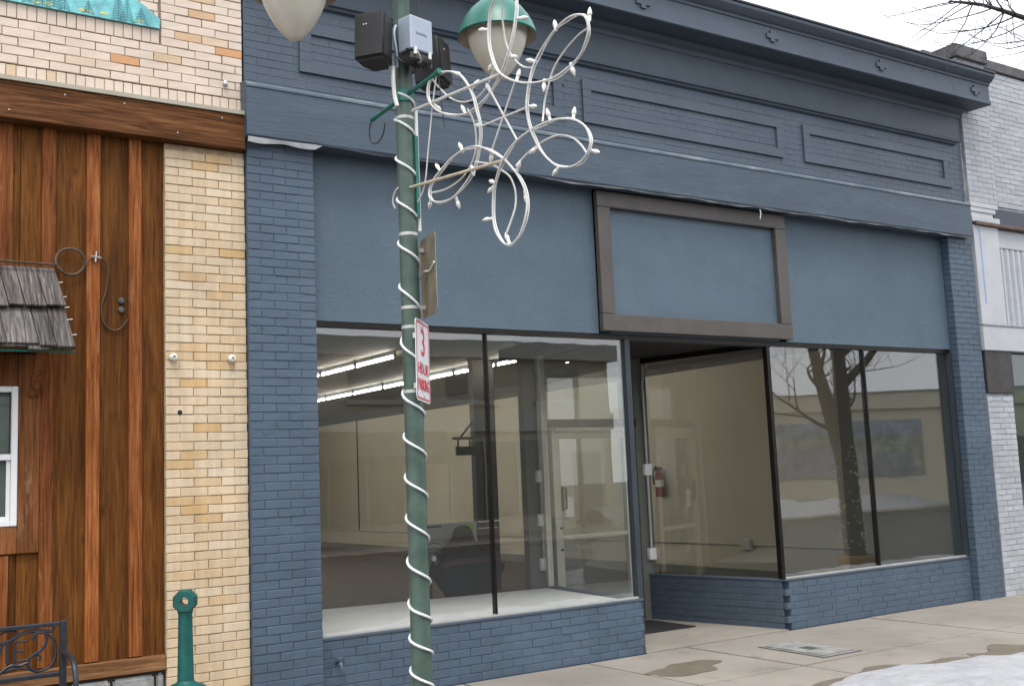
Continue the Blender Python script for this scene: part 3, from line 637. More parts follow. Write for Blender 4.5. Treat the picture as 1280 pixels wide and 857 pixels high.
# torn white flashing hanging below the ledge
mb = MB(); n = 150; rw = random.Random(5); off = 0
for i in range(n+1):
    x = 2.79+(11.86-2.79)*i/n; off = off*.8+rw.uniform(-.006, .006); sag = .003*math.sin(i*.21)+off*.35
    w = .04+.008*math.sin(i) if i < 10 else (.004 if i < 46 else .011+.003*math.sin(i*.9))
    mb.v += [(x, -.20+.012*math.sin(i*.4), 4.284+sag*.4-.004), (x, -.185+.012*math.sin(i*.4), 4.284+sag-w)]
for i in range(n): mb.f.append((2*i, 2*i+1, 2*i+3, 2*i+2)); mb.mi.append(0)
mb.add([(q[0], q[1]+.003, q[2]) for q in mb.v], [tuple(reversed(f)) for f in mb.f])
mb.build('torn_flashing', 'torn_flashing', bs)
MB().tube([(8.22, -.2, 4.26), (8.225, -.205, 4.22), (8.215, -.2, 4.16)], .006, 6).build('loose_wire', 'torn_flashing', bs)
# sign band (stucco) and brown frame
for d in ((3.353, 6.21, .014), (6.335, 8.58, -.012), (8.71, 11.509, .014)):
    bx('stucco_panel', 'blue_stucco', bs, d[0], d[1], d[2], .15, 2.93, 4.32)
sf2 = bx('sign_frame', 'brown_frame', bs, 6.20, 8.722, -.075, -.0135, 2.945, 3.105, bevel=.006)
bx('frame_rail', 'brown_frame', sf2, 6.20, 8.722, -.072, -.0135, 4.122, 4.275, bevel=.006)
bx('frame_stile', 'brown_frame', sf2, 6.202, 6.350, -.0735, -.0135, 3.106, 4.121, bevel=.006)
bx('frame_stile', 'brown_frame', sf2, 8.565, 8.720, -.0735, -.0135, 3.106, 4.121, bevel=.006)
bx('lintel', 'bronze', bs, 3.353, 11.509, .02, .15, 2.885, 2.929)
bx('recess_header', 'soffit_black', bs, 6.58, 8.40, .022, .12, 2.875, 2.929)
MB().prism([(6.4, .1505), (8.6, .1505), (8.3, 2.2), (6.5, 2.2)], 2.93, 'Z', 3.05).build('recess_soffit', 'soffit_black', bs)
# glazing
def pane(x0, x1, z0, z1, y=.055): return bx('window_pane', 'glass', bs, x0, x1, y, y+.008, z0, z1)
pane(3.356, 4.972, .493, 2.884); pane(4.990, 6.515, .493, 2.884); pane(8.455, 9.932, .501, 2.884); pane(9.956, 11.508, .501, 2.884)
bx('mullion', 'bronze', bs, 4.9725, 4.9895, .03, .085, .493, 2.884); bx('mullion', 'bronze', bs, 9.9325, 9.9555, .03, .085, .501, 2.884)
bx('corner_post', 'bronze', bs, 8.41, 8.4545, .025, .085, .501, 2.884)
bx('corner_post', 'blue_dark', bs, 6.516, 6.575, .025, .10, .493, 2.884)
for d in ((3.354, 6.515, .493, .508), (8.455, 11.508, .501, .516)): bx('glazing_bead', 'galv', bs, d[0], d[1], .02, .054, d[2], d[3])
for d in ((3.353, 3.372), ): bx('jamb', 'bronze', bs, d[0], d[1], .03, .054, .509, 2.884)
bx('jamb', 'blue_dark', bs, 11.47, 11.509, .0, .054, .517, 2.884)
strip(oR, aRb, .05, lR-.05, -.063, -.055, .501, 2.92).build('window_pane', 'glass', bs)
strip(oR, aRb, .0, lR-.03, -.075, -.04, 2.87, 2.929).build('side_head', 'bronze', bs)
strip(oR, aRb, -.02, .045, -.1, -.02, .501, 2.929).build('corner_post', 'column_grey', bs)
strip((6.55, .0), aL, .10, lL-.02, -.063, -.055, .493, 2.92).build('window_pane', 'glass', bs)
strip((6.55, .0), aL, lL-.02, lL+.03, -.09, -.03, .493, 2.929).build('corner_post', 'aluminium', bs)
# display platform behind the left window
MB().prism([(3.36, .131), (6.45, .131), (6.64, 1.62), (6.64, 1.64), (3.36, 2.03)], .001, 'Z', .478).build('display_platform', 'platform', bs)
# entrance door at the back of the recess
dr = bx('entrance_door', 'glass', bs, 6.90, 7.78, 1.715, 1.723, .13, 2.05)
for d in ((6.80, 6.85, 1.68, 1.76, .007, 2.13), (7.86, 7.92, 1.68, 1.76, .007, 2.13), (6.851, 7.859, 1.68, 1.76, 2.10, 2.15)): bx('door_frame', 'aluminium', bs, *d, bevel=.003)
for d in ((6.855, 6.91, 1.695, 1.742, .012, 2.095), (7.80, 7.855, 1.695, 1.742, .012, 2.095), (6.911, 7.799, 1.696, 1.741, 2.03, 2.094), (6.911, 7.799, 1.696, 1.741, .95, .995), (6.911, 7.799, 1.696, 1.741, .013, .13)): bx('rail', 'aluminium', dr, *d, bevel=.003)
MB().tube([(6.935, 1.69, 1.28), (6.935, 1.65, 1.28), (6.935, 1.65, 1.5), (6.935, 1.69, 1.5)], .011, 8).build('handle', 'bronze', dr, smooth=True)
MB().box(6.90, 6.925, 1.675, 1.6945, 1.26, 1.52).build('pull_plate', 'bronze', dr)
for z in (1.08, .85): MB().lathe([(.012, 0), (.012, .02)], seg=10).xform(Matrix.Translation((6.88, 1.695, z)) @ Matrix.Rotation(R(90), 4, 'X')).build('lock_cylinder', 'bronze', dr)
a = [(7.02+.055*math.cos(t), 1.33+.03+.05*math.sin(t)) for t in [math.pi*k/8 for k in range(9)]]
MB().prism(a+[(6.965, 1.19), (7.075, 1.19)], 1.7145, 'Y', 1.712).build('sticker', 'white_plastic', dr)
bx('transom_bar', 'bronze', bs, 6.80, 7.984, 1.68, 1.76, 2.152, 2.24); bx('transom_pane', 'glass', bs, 6.80, 7.984, 1.715, 1.723, 2.241, 2.925)
bx('jamb_wall', 'column_grey', bs, 7.985, 8.15, 1.70, 1.92, .008, 2.925)
bx('side_light', 'glass', bs, 7.921, 7.984, 1.715, 1.723, .01, 2.15)
# inner columns with conduit
bx('column', 'column_grey', bs, 6.62, 6.93, 1.93, 2.03, .001, 3.419); bx('column', 'column_grey', bs, 8.20, 8.37, 1.93, 2.25, .001, 3.419)
bx('post', 'post_dark', bs, 8.47, 8.84, 6.0, 6.12, .001, 3.419)
def conduit(x, y, zs, top):
    c = MB().tube(subst([(x, y, zs[-1]), (x, y, top-.5), (x-.004, y, top-.25), (x+.012, y, top-.1), (x+.012, y, top)]), .015, 8).build('conduit', 'galv', bs, smooth=True)
    for z in zs: MB().box(x-.05, x+.05, y-.03, y+.031, z-.065, z+.065).build('outlet_box', 'white_plastic', c, bevel=.008)
conduit(6.78, 1.895, (1.64, 1.17, .70), 3.2); conduit(8.10, 1.668, (1.66, .72), 2.85)
c = MB().tube([(11.835, .5, .50), (11.835, 3.9, .5), (11.835, 19.8, .47)], .014, 6).build('conduit', 'galv', bs); MB().box(11.78, 11.849, 3.8, 4.0, .43, .58).build('outlet_box', 'galv', c, bevel=.006)
MB().tube([(11.835, 17.2, .47), (11.835, 17.2, 3.2)], .014, 6).build('conduit', 'dark_metal', bs)
bx('end_wall', 'column_grey', bs, 11.80, 11.848, .16, 2.0, .001, 3.419); bx('wall_head', 'post_dark', bs, 11.83, 11.849, 2.01, 19.9, 3.2, 3.419)
bx('baseboard', 'column_grey', bs, 11.825, 11.849, .3, 19.9, .001, .14)
# hanging bracket sign on the dark post
sb_ = bx('bracket', 'dark_metal', bs, 8.12, 8.469, 6.04, 6.08, 2.22, 2.26); MB().tube([(8.26, 6.06, 2.26), (8.469, 6.06, 2.48)], .02, 4).build('brace', 'dark_metal', sb_)
bx('sign_plate', 'post_dark', sb_, 8.17, 8.46, 6.04, 6.07, 1.99, 2.12); MB().box(8.2, 8.22, 6.045, 6.065, 2.12, 2.22).box(8.4, 8.42, 6.045, 6.065, 2.12, 2.22).build('hanger', 'dark_metal', sb_)
# hose bib
hb = MB().tube(subst([(3.50, .0, .30), (3.50, -.05, .31), (3.50, -.085, .30), (3.50, -.095, .265)]), .013, 8).build('hose_bib', 'hose_grey', bs, smooth=True)
MB().lathe([(.005, 0), (.03, .003), (.03, .012), (.005, .016)], seg=10).xform(Matrix.Translation((3.50, -.06, .335))).build('tap_wheel', 'hose_grey', hb)
# broken render strip at the right edge of the parapet
mb = MB(); rw = random.Random(9)
pts = [(12.0, 4.35)]+[(12.03+rw.uniform(-.012, .02), 4.35+i*.1) for i in range(16)]+[(12.0, 5.88)]
mb.prism(pts, -.05, 'Y', .05).build('broken_render', 'broken_render', bs)

# ================================================================== WHITE BRICK BUILDING (right)
wb = thing('white_brick_building', (0, 0, 0), 'pale painted brick building with corrugated panel beside the blue storefront', 'building')
WW = Wall()
bx('core', 'mortar_grey', wb, 12.02, 22, .05, 12, -.1, 6.3)
uw = bx('upper_wall', 'mortar_grey', wb, 12.02, 22, .009, .05, 4.55, 6.62)
WW.lay(uw, 12.58, 15.2, 4.80, 6.62, (0, 0), 0, 'white_brick', joint=.004, course=.067, jit=.002, vis=1)
WW.lay(uw, 15.2, 22, 4.80, 6.62, (0, 0), 0, 'white_brick', joint=.004, course=.067, jit=.002, vis=0)
upl = bx('upper_pilaster', 'mortar_grey', wb, 12.03, 12.62, -.085, .008, 4.78, 6.56)
WW.lay(upl, 12.03, 12.62, 4.78, 6.56, (0, -.092), 0, 'white_brick', joint=.004, course=.067, jit=.002, vis=1.2)
bx('coping', 'coping', wb, 12.66, 22, -.03, .30, 6.625, 6.76, bevel=.008)
bx('coping', 'coping', wb, 11.99, 12.655, -.125, .30, 6.63, 6.80, bevel=.008)
bx('parapet_return', 'white_panel', wb, 12.0, 12.3, .301, 6, 6.3, 6.72); bx('return_coping', 'coping', wb, 11.95, 12.35, .31, 6, 6.721, 6.86, bevel=.006)
bx('parapet_head', 'mortar_grey', wb, 12.03, 12.62, -.08, .2, 6.565, 6.6295)
# corbel steps under the pilaster
for i, (x1, z0, z1, y) in enumerate(((12.60, 4.715, 4.776, -.10), (12.55, 4.655, 4.712, -.095), (12.50, 4.60, 4.652, -.085), (12.60, 4.52, 4.597, -.11))):
    bx('corbel', 'white_panel', wb, 12.02, x1, y, .0, z0, z1, bevel=.004)
bx('dark_band', 'navy', wb, 12.62, 22, -.02, .009, 4.56, 4.76)
bx('ledge_strip', 'rust_strip', wb, 12.02, 22, -.16, .0, 4.475, 4.517, bevel=.004)
bx('flat_panel', 'white_panel', wb, 12.01, 12.52, -.12, .0, 3.24, 4.474, bevel=.004)
bx('blue_stripe', 'tape_blue', wb, 12.115, 12.14, -.1225, -.1205, 3.5, 4.45)
mb = MB(); poly = []
x = 12.521; k = 0
pts = []
while x < 15.5:
    pts += [(x, -.06), (x+.05, -.06), (x+.065, -.095), (x+.105, -.095)]; x += .12
poly = pts+[(x, -.0), (12.521, -.0)]
mb.prism(poly, 3.25, 'Z', 4.22).build('corrugated_panel', 'white_metal', wb)
bx('panel_head', 'white_panel', wb, 12.521, 15.5, -.08, .0, 4.23, 4.474, bevel=.01)
bx('fascia', 'white_panel', wb, 12.0, 15.5, -.13, .0, 2.92, 3.225, bevel=.006)
bx('fascia_edge', 'mortar_grey', wb, 12.0, 15.5, -.14, .0, 3.2255, 3.2385)
bx('metal_patch', 'patch_brown', wb, 12.01, 12.56, -.115, .0, 2.40, 2.919, bevel=.006)
pw_ = bx('pilaster', 'mortar_grey', wb, 12.0, 12.53, -.09, .05, -.08, 2.399)
WW.lay(pw_, 12.0, 12.53, -.01, 2.395, (0, -.098), 0, 'white_brick_chipped', joint=.006, course=.066, jit=.002, vis=2)
WW.finish(wb, 300, 'outlying_brickwork')
bx('window_bulkhead', 'white_panel', wb, 12.531, 15.5, -.02, .05, -.08, .5)
bx('window_pane', 'glass_dark', wb, 12.58, 15.4, .0, .008, .52, 2.9); bx('window_jamb', 'bronze', wb, 12.531, 12.58, -.03, .05, .5, 2.915); bx('back_shade', 'opp_dark', wb, 12.58, 15.4, .03, .049, .52, 2.9)

# ================================================================== LAMP POST AND WHAT IT CARRIES
PX, PY = 2.873, -2.533
lp = thing('lamp_post', (PX, PY, 0), 'green metal street lamp post with two acorn lamps', 'lamp post')
pole = MB().lathe([(.17, -.01), (.17, .05), (.12, .09), (.085, .16), (.066, .24), (.0565, .30), (.055, 1.2), (.053, 2.6), (.050, 4.0), (.049, 5.1), (.06, 5.12), (.06, 5.2), (.03, 5.3)], (PX, PY, 0), 28).build('pole', 'pole_green', lp, smooth=True)
for zc in (3.02, 2.60, 2.49, 2.13, 3.70):
    r_ = .0525+(2.6-zc)*.0015
    MB().lathe([(r_, 0), (r_+.0025, .002), (r_+.0025, .018), (r_, .02)], (PX, PY, zc), 28, caps=False).build('strap', 'galv', lp, smooth=True)
for sx, nm in ((-1, 'a'), (1, 'b')):
    lx = PX+sx*.662; z0 = 4.052
    MB().tube(subst([(PX+sx*.05, PY, 4.95), (PX+sx*.25, PY, 5.08), (PX+sx*.5, PY, 5.06), (PX+sx*.65, PY, 4.93), (lx, PY, 4.80)]), .022, 10).build('lamp_arm', 'lamp_green', lp, smooth=True)
    sh = MB().lathe([(.242, .275), (.246, .282), (.240, .30), (.225, .345), (.20, .395), (.165, .445), (.12, .485), (.085, .515), (.08, .56), (.06, .60), (.055, .70), (.035, .76), (.035, .80)], (lx, PY, z0), 36, caps=False).build('lamp_shade', 'lamp_green', lp, smooth=True)
    MB().lathe([(.240, .274), (.236, .285), (.216, .335), (.19, .385), (.155, .43), (.02, .44)], (lx, PY, z0), 36, caps=False).build('shade_lining', 'shade_inside', sh, smooth=True)
    MB().lathe([(.004, 0), (.022, .003), (.045, .018), (.075, .05), (.108, .095), (.14, .15), (.166, .21), (.183, .27), (.188, .32), (.182, .36), (.15, .41), (.02, .425)], (lx, PY, z0), 36).build('globe', 'globe', lp, smooth=True)
# banner bracket bar through the pole
dv = Vector((.133, -.991, 0)).normalized()
def deco(s, z, off=0.0): return (PX+dv.x*s-dv.y*off, PY+dv.y*s+dv.x*off, z)
ba = MB().tube([deco(-.33, 3.80), deco(.33, 3.885)], .013, 10).build('banner_bar', 'lamp_green', lp, smooth=True)
MB().tube([deco(.315, 3.883), deco(.345, 3.887)], .019, 10).tube([deco(-.335, 3.7995), deco(-.315, 3.802)], .016, 10).build('bar_knob', 'lamp_green', ba, smooth=True)
MB().lathe([(.054, 0), (.06, .004), (.06, .07), (.054, .075)], (PX, PY, 3.80), 28, caps=False).build('bar_clamp', 'lamp_green', lp, smooth=True)
# loudspeakers
def speaker(loc, rz, tilt, label, w=.19, h=.285, d=.19):
    s = thing('loudspeaker', loc, label, 'loudspeaker')
    T = Matrix.Translation(loc) @ Matrix.Rotation(rz, 4, 'Z') @ Matrix.Rotation(tilt, 4, 'X')
    a = [(-w/2, -d*.45), (w/2, -d*.45), (w/2, d*.05), (w*.3, d*.55), (-w*.3, d*.55), (-w/2, d*.05)]
    MB().prism(a, -h/2, 'Z', h/2).xform(T).build('cabinet', 'speaker_black', s, bevel=.02, bseg=3, smooth=True)
    MB().box(-w*.44, w*.44, -d*.465, -d*.44, -h*.44, h*.44).xform(T).build('grille', 'speaker_black', s, bevel=.006)
    MB().box(-.018, .018, d*.5, d*.62+.05, -.03, .03).xform(T).build('mount', 'clutter_dark', s)
    for q in (-.008, .008): MB().lathe([(.004, 0), (.004, .002)], seg=8).xform(T @ Matrix.Translation((q-.02, -d*.466, h*.22)) @ Matrix.Rotation(R(90), 4, 'X')).build('led', 'white_plastic', s)
    return s
speaker((2.665, -2.60, 4.115), R(-52), R(-4), 'black loudspeaker on the left side of the lamp post, left of the grey box')
speaker((3.11, -2.46, 4.11), R(40), R(-4), 'black loudspeaker behind the grey box, right of the lamp post')
# grey control box with cables
gb = thing('control_box', (2.95, -2.66, 4.06), 'small light grey equipment box strapped high on the lamp post', 'equipment box')
T = Matrix.Translation((2.885, -2.67, 4.15)) @ Matrix.Rotation(R(14), 4, 'Z')
MB().box(-.085, .085, -.055, .055, -.10, .10).xform(T).build('case', 'box_grey', gb, bevel=.007)
mb = MB()
for i in range(9): mb.box(-.045+i*.0095, -.045+i*.0095+.0065, -.0562, -.0556, -.008+.002*(i % 2), .004+.006*((i*7) % 3 == 0))
mb.xform(T).build('lettering', 'mark_grey', gb)
MB().tube([(2.925, -2.64, 4.255), (2.927, -2.64, 4.3), (2.925, -2.64, 4.72)], .006, 8).build('antenna', 'cable_black', gb, smooth=True)
MB().lathe([(.012, 0), (.012, .018), (.006, .022)], (2.925, -2.64, 4.248), 10).build('antenna_base', 'white_plastic', gb)
MB().box(-.075, .075, -.045, .06, -.155, -.101).xform(T).build('terminal_tray', 'clutter_dark', gb, bevel=.01)
rw = random.Random(21)
for i in range(11):
    p0 = T @ Vector((rw.uniform(-.09, .09), rw.uniform(-.06, .05), -.10)); p3 = T @ Vector((rw.uniform(-.11, .12), rw.uniform(-.05, .08), -.12+rw.uniform(-.03, .05)))
    mid = (p0+p3)/2+Vector((rw.uniform(-.05, .05), rw.uniform(-.05, .02), -rw.uniform(.03, .075)))
    MB().tube(subst([p0, mid, p3], 6), rw.choice((.004, .006, .008)), 6).build('cable', rw.choice(('cable_black', 'white_plastic', 'cable_black', 'steel', 'clutter_dark')), gb, smooth=True)
for q in ((-.05, -.05, -.125), (.06, -.05, -.13)):
    MB().tube([T @ Vector(q), T @ Vector((q[0], q[1], q[2]+.04))], .011, 8).build('cable_gland', 'insul', gb, smooth=True)
MB().tube(subst([(2.80, -2.60, 4.23), (2.775, -2.62, 4.17), (2.79, -2.62, 4.05), (2.80, -2.6, 3.98)]), .008, 6).build('cable', 'box_grey', gb, smooth=True)
# tie of tape / plug hanging under the box
MB().tube(subst([(2.80, -2.56, 4.0), (2.785, -2.575, 3.93), (2.79, -2.575, 3.83), (2.80, -2.585, 3.76)]), .012, 8).build('junction_sleeve', 'insul', gb, smooth=True)
# black loop of wire at the end of the bar
wl_ = MB().tube(subst([deco(-.33, 3.80), deco(-.36, 3.75), deco(-.35, 3.67), deco(-.28, 3.645), deco(-.22, 3.68), deco(-.2, 3.74)], 6), .004, 6).build('wire_loop', 'cable_black', smooth=True)
tag(wl_, 'thin black wire loop hanging from the left end of the green bar', 'wire')
tag(MB().tube(subst([deco(.33, 3.87), deco(.345, 3.75), deco(.36, 3.62), deco(.37, 3.56)]), .003, 6).build('hanging_wire', 'cable_black', smooth=True), 'thin black wire hanging from the right end of the green bar', 'wire')
tag(MB().tube(subst([deco(.31, 3.86), deco(.27, 3.72), deco(.22, 3.5), deco(.17, 3.28), deco(.10, 3.2)]), .004, 6).build('loose_cord', 'wire_white', smooth=True), 'thin white cord hanging slack between the bar and pole', 'cord')
# white pipe beside the pole that holds the flower
pipe = MB().tube([(2.932, -2.56, 3.05), (2.932, -2.56, 3.76)], .011, 10).build('white_pipe', 'white_plastic', smooth=True)
tag(pipe, 'short white vertical pipe strapped to the lamp post', 'pipe')
gs = MB().box(2.905, 2.925, -2.59, -2.575, 3.12, 3.6).build('support_strip', 'lamp_green'); tag(gs, 'narrow green metal strip fixed to pole beside the white pipe', 'bracket')
MAIN= [(0.826, 4.121), (0.783, 4.083), (0.759, 4.011), (0.754, 3.941), (0.77, 3.864), (0.81, 3.77), (0.859, 3.711), (0.945, 3.647), (1.055, 3.598), (1.15, 3.577), (1.245, 3.572), (1.35, 3.596), (1.419, 3.623), (1.467, 3.671), (1.498, 3.717), (1.496, 3.774), (1.465, 3.806), (1.4, 3.825), (1.332, 3.825), (1.261, 3.808), (1.187, 3.767), (1.136, 3.725), (1.096, 3.67), (1.073, 3.601), (1.056, 3.521), (1.051, 3.455), (1.064, 3.367), (1.084, 3.307), (1.116, 3.24), (1.171, 3.176), (1.237, 3.127), (1.326, 3.101), (1.404, 3.105), (1.449, 3.126), (1.48, 3.169), (1.472, 3.218), (1.438, 3.271), (1.375, 3.317), (1.298, 3.348), (1.207, 3.366), (1.124, 3.362), (1.05, 3.349), (0.962, 3.322), (0.883, 3.275), (0.828, 3.228), (0.786, 3.178), (0.75, 3.126), (0.735, 3.052), (0.735, 2.982), (0.756, 2.909), (0.804, 2.848), (0.853, 2.812), (0.903, 2.808), (0.955, 2.844), (0.991, 2.92), (1.002, 2.993), (0.988, 3.063), (0.95, 3.139), (0.916, 3.19), (0.856, 3.256), (0.769, 3.317), (0.678, 3.367), (0.598, 3.388), (0.514, 3.392), (0.413, 3.377), (0.323, 3.344), (0.254, 3.306), (0.213, 3.259), (0.218, 3.203), (0.268, 3.164), (0.341, 3.146), (0.429, 3.151), (0.502, 3.192), (0.561, 3.241), (0.606, 3.292), (0.637, 3.355), (0.666, 3.428), (0.673, 3.506), (0.663, 3.558), (0.64, 3.636), (0.603, 3.71), (0.538, 3.79), (0.469, 3.839), (0.383, 3.876), (0.309, 3.885), (0.263, 3.871), (0.238, 3.832), (0.241, 3.764), (0.291, 3.693), (0.369, 3.638), (0.469, 3.6), (0.554, 3.589), (0.652, 3.606), (0.735, 3.634), (0.818, 3.68), (0.873, 3.724), (0.915, 3.772), (0.958, 3.844), (0.983, 3.932), (0.991, 4.007), (0.985, 4.062), (0.976, 4.127), (0.941, 4.184), (0.89, 4.195), (0.849, 4.166)]
INNER= [[(0.897, 4.103), (0.86, 4.037), (0.849, 3.961), (0.851, 3.89), (0.88, 3.827), (0.939, 3.755), (1.012, 3.701), (1.09, 3.668)], [(1.493, 3.731), (1.416, 3.734), (1.324, 3.712), (1.24, 3.674), (1.19, 3.631), (1.162, 3.573), (1.139, 3.496), (1.139, 3.413), (1.151, 3.372)], [(1.449, 3.126), (1.389, 3.193), (1.314, 3.253), (1.225, 3.293), (1.143, 3.299), (1.058, 3.28), (0.994, 3.246), (0.941, 3.2)], [(0.844, 2.87), (0.872, 2.953), (0.882, 3.019), (0.872, 3.098), (0.838, 3.174), (0.776, 3.228), (0.713, 3.27), (0.62, 3.302)], [(0.227, 3.224), (0.316, 3.222), (0.405, 3.242), (0.479, 3.279), (0.539, 3.336), (0.578, 3.407), (0.59, 3.493), (0.587, 3.557), (0.572, 3.606)], [(0.27, 3.869), (0.319, 3.797), (0.389, 3.725), (0.474, 3.681), (0.559, 3.669), (0.629, 3.675), (0.699, 3.699), (0.754, 3.726), (0.803, 3.755)]]
CROSS= [[(0.745, 3.676), (0.956, 3.328)], [(0.957, 3.637), (0.742, 3.311)], [(1.059, 3.478), (0.685, 3.48)]]
RODS= [[(0.084, 3.734), (0.859, 3.707)], [(0.061, 3.295), (0.843, 3.25)]]
BULBS= [((0.677, 4.008), (0.75, 3.987)), ((1.059, 3.948), (0.997, 3.961)), ((1.499, 3.814), (1.496, 3.774)), ((1.252, 3.853), (1.267, 3.806)), ((1.044, 3.725), (1.11, 3.695)), ((0.96, 3.77), (0.916, 3.784)), ((0.73, 3.77), (0.792, 3.79)), ((0.974, 3.696), (0.964, 3.643)), ((1.364, 3.555), (1.356, 3.603)), ((1.171, 3.529), (1.168, 3.579)), ((0.726, 3.7), (0.756, 3.646)), ((0.64, 3.74), (0.603, 3.71)), ((0.501, 3.659), (0.54, 3.593)), ((0.319, 3.671), (0.269, 3.718)), ((1.118, 3.461), (1.053, 3.48)), ((1.188, 3.432), (1.195, 3.368)), ((1.355, 3.383), (1.354, 3.331)), ((0.538, 3.803), (0.469, 3.839)), ((0.598, 3.509), (0.672, 3.488)), ((0.485, 3.435), (0.507, 3.389)), ((0.255, 3.389), (0.3, 3.336)), ((0.185, 3.163), (0.21, 3.195)), ((0.443, 3.102), (0.436, 3.149)), ((0.72, 3.277), (0.749, 3.326)), ((0.602, 3.235), (0.578, 3.286)), ((0.675, 3.196), (0.759, 3.159)), ((0.654, 2.978), (0.728, 2.975)), ((0.834, 2.868), (0.854, 2.822)), ((0.986, 3.021), (0.988, 3.058)), ((0.956, 3.201), (0.933, 3.173)), ((1.037, 3.239), (1.099, 3.257)), ((1.188, 3.09), (1.243, 3.122)), ((1.512, 3.125), (1.467, 3.145)), ((0.735, 3.134), (0.751, 3.139))]
ROPEZ= [3.848, 3.681, 3.439, 3.199, 2.944, 2.696, 2.371, 2.088, 1.858, 1.634, 1.413, 1.176, 0.955, 0.779, 0.608, 0.421]
fd = thing('flower_decoration', (PX, PY, 3.3), 'white wire flower decoration with bulbs reaching out from the lamp post', 'decoration')
o1 = [deco(s, z, .012*math.sin(i*.7)) for i, (s, z) in enumerate(MAIN)]
MB().tube(subst(o1, 3, True), .0056, 6, closed=True).build('petal_wire', 'wire_white', fd, smooth=True)
o2 = [deco(s, z, .012*math.sin(i*.7)+.013) for i, (s, z) in enumerate(MAIN)]
MB().tube(subst([(p[0], p[1], p[2]+.007*math.sin(i*1.7)) for i, p in enumerate(o2)], 3, True), .0034, 5, closed=True).build('lamp_cord', 'white_plastic', fd, smooth=True)
for k, l in enumerate(INNER):
    MB().tube(subst([deco(s, z, .05*math.sin(math.pi*i/(len(l)-1))) for i, (s, z) in enumerate(l)], 4), .0052, 6).build('inner_wire', 'wire_white', fd, smooth=True)
for a, b_ in CROSS: MB().tube([deco(*a, .004), deco(*b_, .004)], .0055, 6).build('centre_wire', 'wire_white', fd, smooth=True)
for k, (a, b_) in enumerate(RODS):
    MB().tube([deco(*a, -.006), deco(*b_, -.006)], .0085, 6).build('support_rod', 'wire_white' if k == 0 else 'wire_rust', fd, smooth=True)
MB().tube(subst([deco(.06, 3.295, -.006), deco(-.02, 3.30, -.05), deco(-.07, 3.24, -.05), deco(-.06, 3.19, -.04)]), .005, 6).build('feed_wire', 'wire_white', fd, smooth=True)
for tip, base in BULBS:
    a, b_ = Vector(deco(*base, .01)), Vector(deco(*tip, .01)); d = (b_-a)
    d = d.normalized() if d.length > .01 else Vector((0, 0, 1)); off = rnd.uniform(-.25, .25); d = (d+Vector((-dv.y*off, dv.x*off, 0))).normalized()
    Lb = .062
    T = Matrix.Translation(a) @ d.to_track_quat('Z', 'Y').to_matrix().to_4x4()
    MB().lathe([(.004, .016), (.0085, .019), (.012, .03), (.011, .041), (.0065, .055), (.002, .063)], seg=10).xform(T).build('bulb', 'bulb', fd, smooth=True)
    MB().lathe([(.008, -.006), (.0085, .02), (.0075, .0215)], seg=8).xform(T).build('bulb_socket', 'white_plastic', fd, smooth=True)
# spiral rope light
pts = []; n = len(ROPEZ)
for i in range(n-1):
    for k in range(14):
        t = k/14; z = ROPEZ[i]+(ROPEZ[i+1]-ROPEZ[i])*t
        a = R(208) + 2*math.pi*t           # left silhouette, then round the front
        r_ = .0535+(2.6-z)*.0015+.0065
        pts.append((PX+r_*math.cos(a), PY+r_*math.sin(a), z))
pts = [p for p in pts if p[2] > .2]
rope = MB().tube(pts, .0075, 6).build('rope_light', 'rope_light', smooth=True)
tag(rope, 'white rope light spiralling down the green lamp post', 'rope light')
# tail of the light string tied at the second sign
# signs
def rounded(w, h, r=.03, n=5):
    P = []
    for cx, cz, a0 in ((w/2-r, h/2-r, 0), (-w/2+r, h/2-r, 90), (-w/2+r, -h/2+r, 180), (w/2-r, -h/2+r, 270)):
        P += [(cx+r*math.cos(R(a0+90*k/n)), cz+r*math.sin(R(a0+90*k/n))) for k in range(n+1)]
    return P
def text_mb(txt, size, cx, cz, wscale=1.0):
    cu = bpy.data.curves.new('t', 'FONT'); cu.body = txt; cu.size = size; cu.align_x = 'CENTER'; cu.align_y = 'CENTER'; cu.extrude = .0006; cu.offset = .0012; cu.resolution_u = 3
    o = bpy.data.objects.new('t', cu); COL.objects.link(o); dg = bpy.context.evaluated_depsgraph_get()
    me = bpy.data.meshes.new_from_object(o.evaluated_get(dg)); mb = MB()
    xs_ = [v.co.x for v in me.vertices]; zs_ = [v.co.y for v in me.vertices]; mx, mz = (min(xs_)+max(xs_))/2, (min(zs_)+max(zs_))/2
    mb.add([((v.co.x-mx)*wscale+cx, -.0016-v.co.z, v.co.y-mz+cz) for v in me.vertices], [tuple(p.vertices) for p in me.polygons])
    bpy.data.objects.remove(o); bpy.data.curves.remove(cu); return mb
sc_ = (2.935, -2.545, 2.31)
ps = thing('parking_sign', sc_, 'white sign with red lettering reading 3 HOUR PARKING on the pole', 'sign')
T = Matrix.Translation(sc_) @ Matrix.Rotation(R(47), 4, 'Z') @ Matrix.Rotation(R(2), 4, 'Y')
MB().prism(rounded(.305, .457), .0, 'Y', .003).xform(T).build('plate', 'sign_white', ps)
outer, inner = rounded(.285, .437, .024), rounded(.265, .417, .018)
mb = MB(); k = len(outer)
mb.add([(q[0], -.0012, q[1]) for q in outer]+[(q[0], -.0012, q[1]) for q in inner], [(i, (i+1) % k, k+(i+1) % k, k+i) for i in range(k)])
mb.xform(T).build('border', 'sign_red', ps)
text_mb('3', .22, 0, .105, .95).xform(T).build('lettering', 'sign_red', ps)
text_mb('HOUR', .088, 0, -.045, .9).xform(T).build('lettering', 'sign_red', ps)
text_mb('PARKING', .092, 0, -.135, .62).xform(T).build('lettering', 'sign_red', ps)
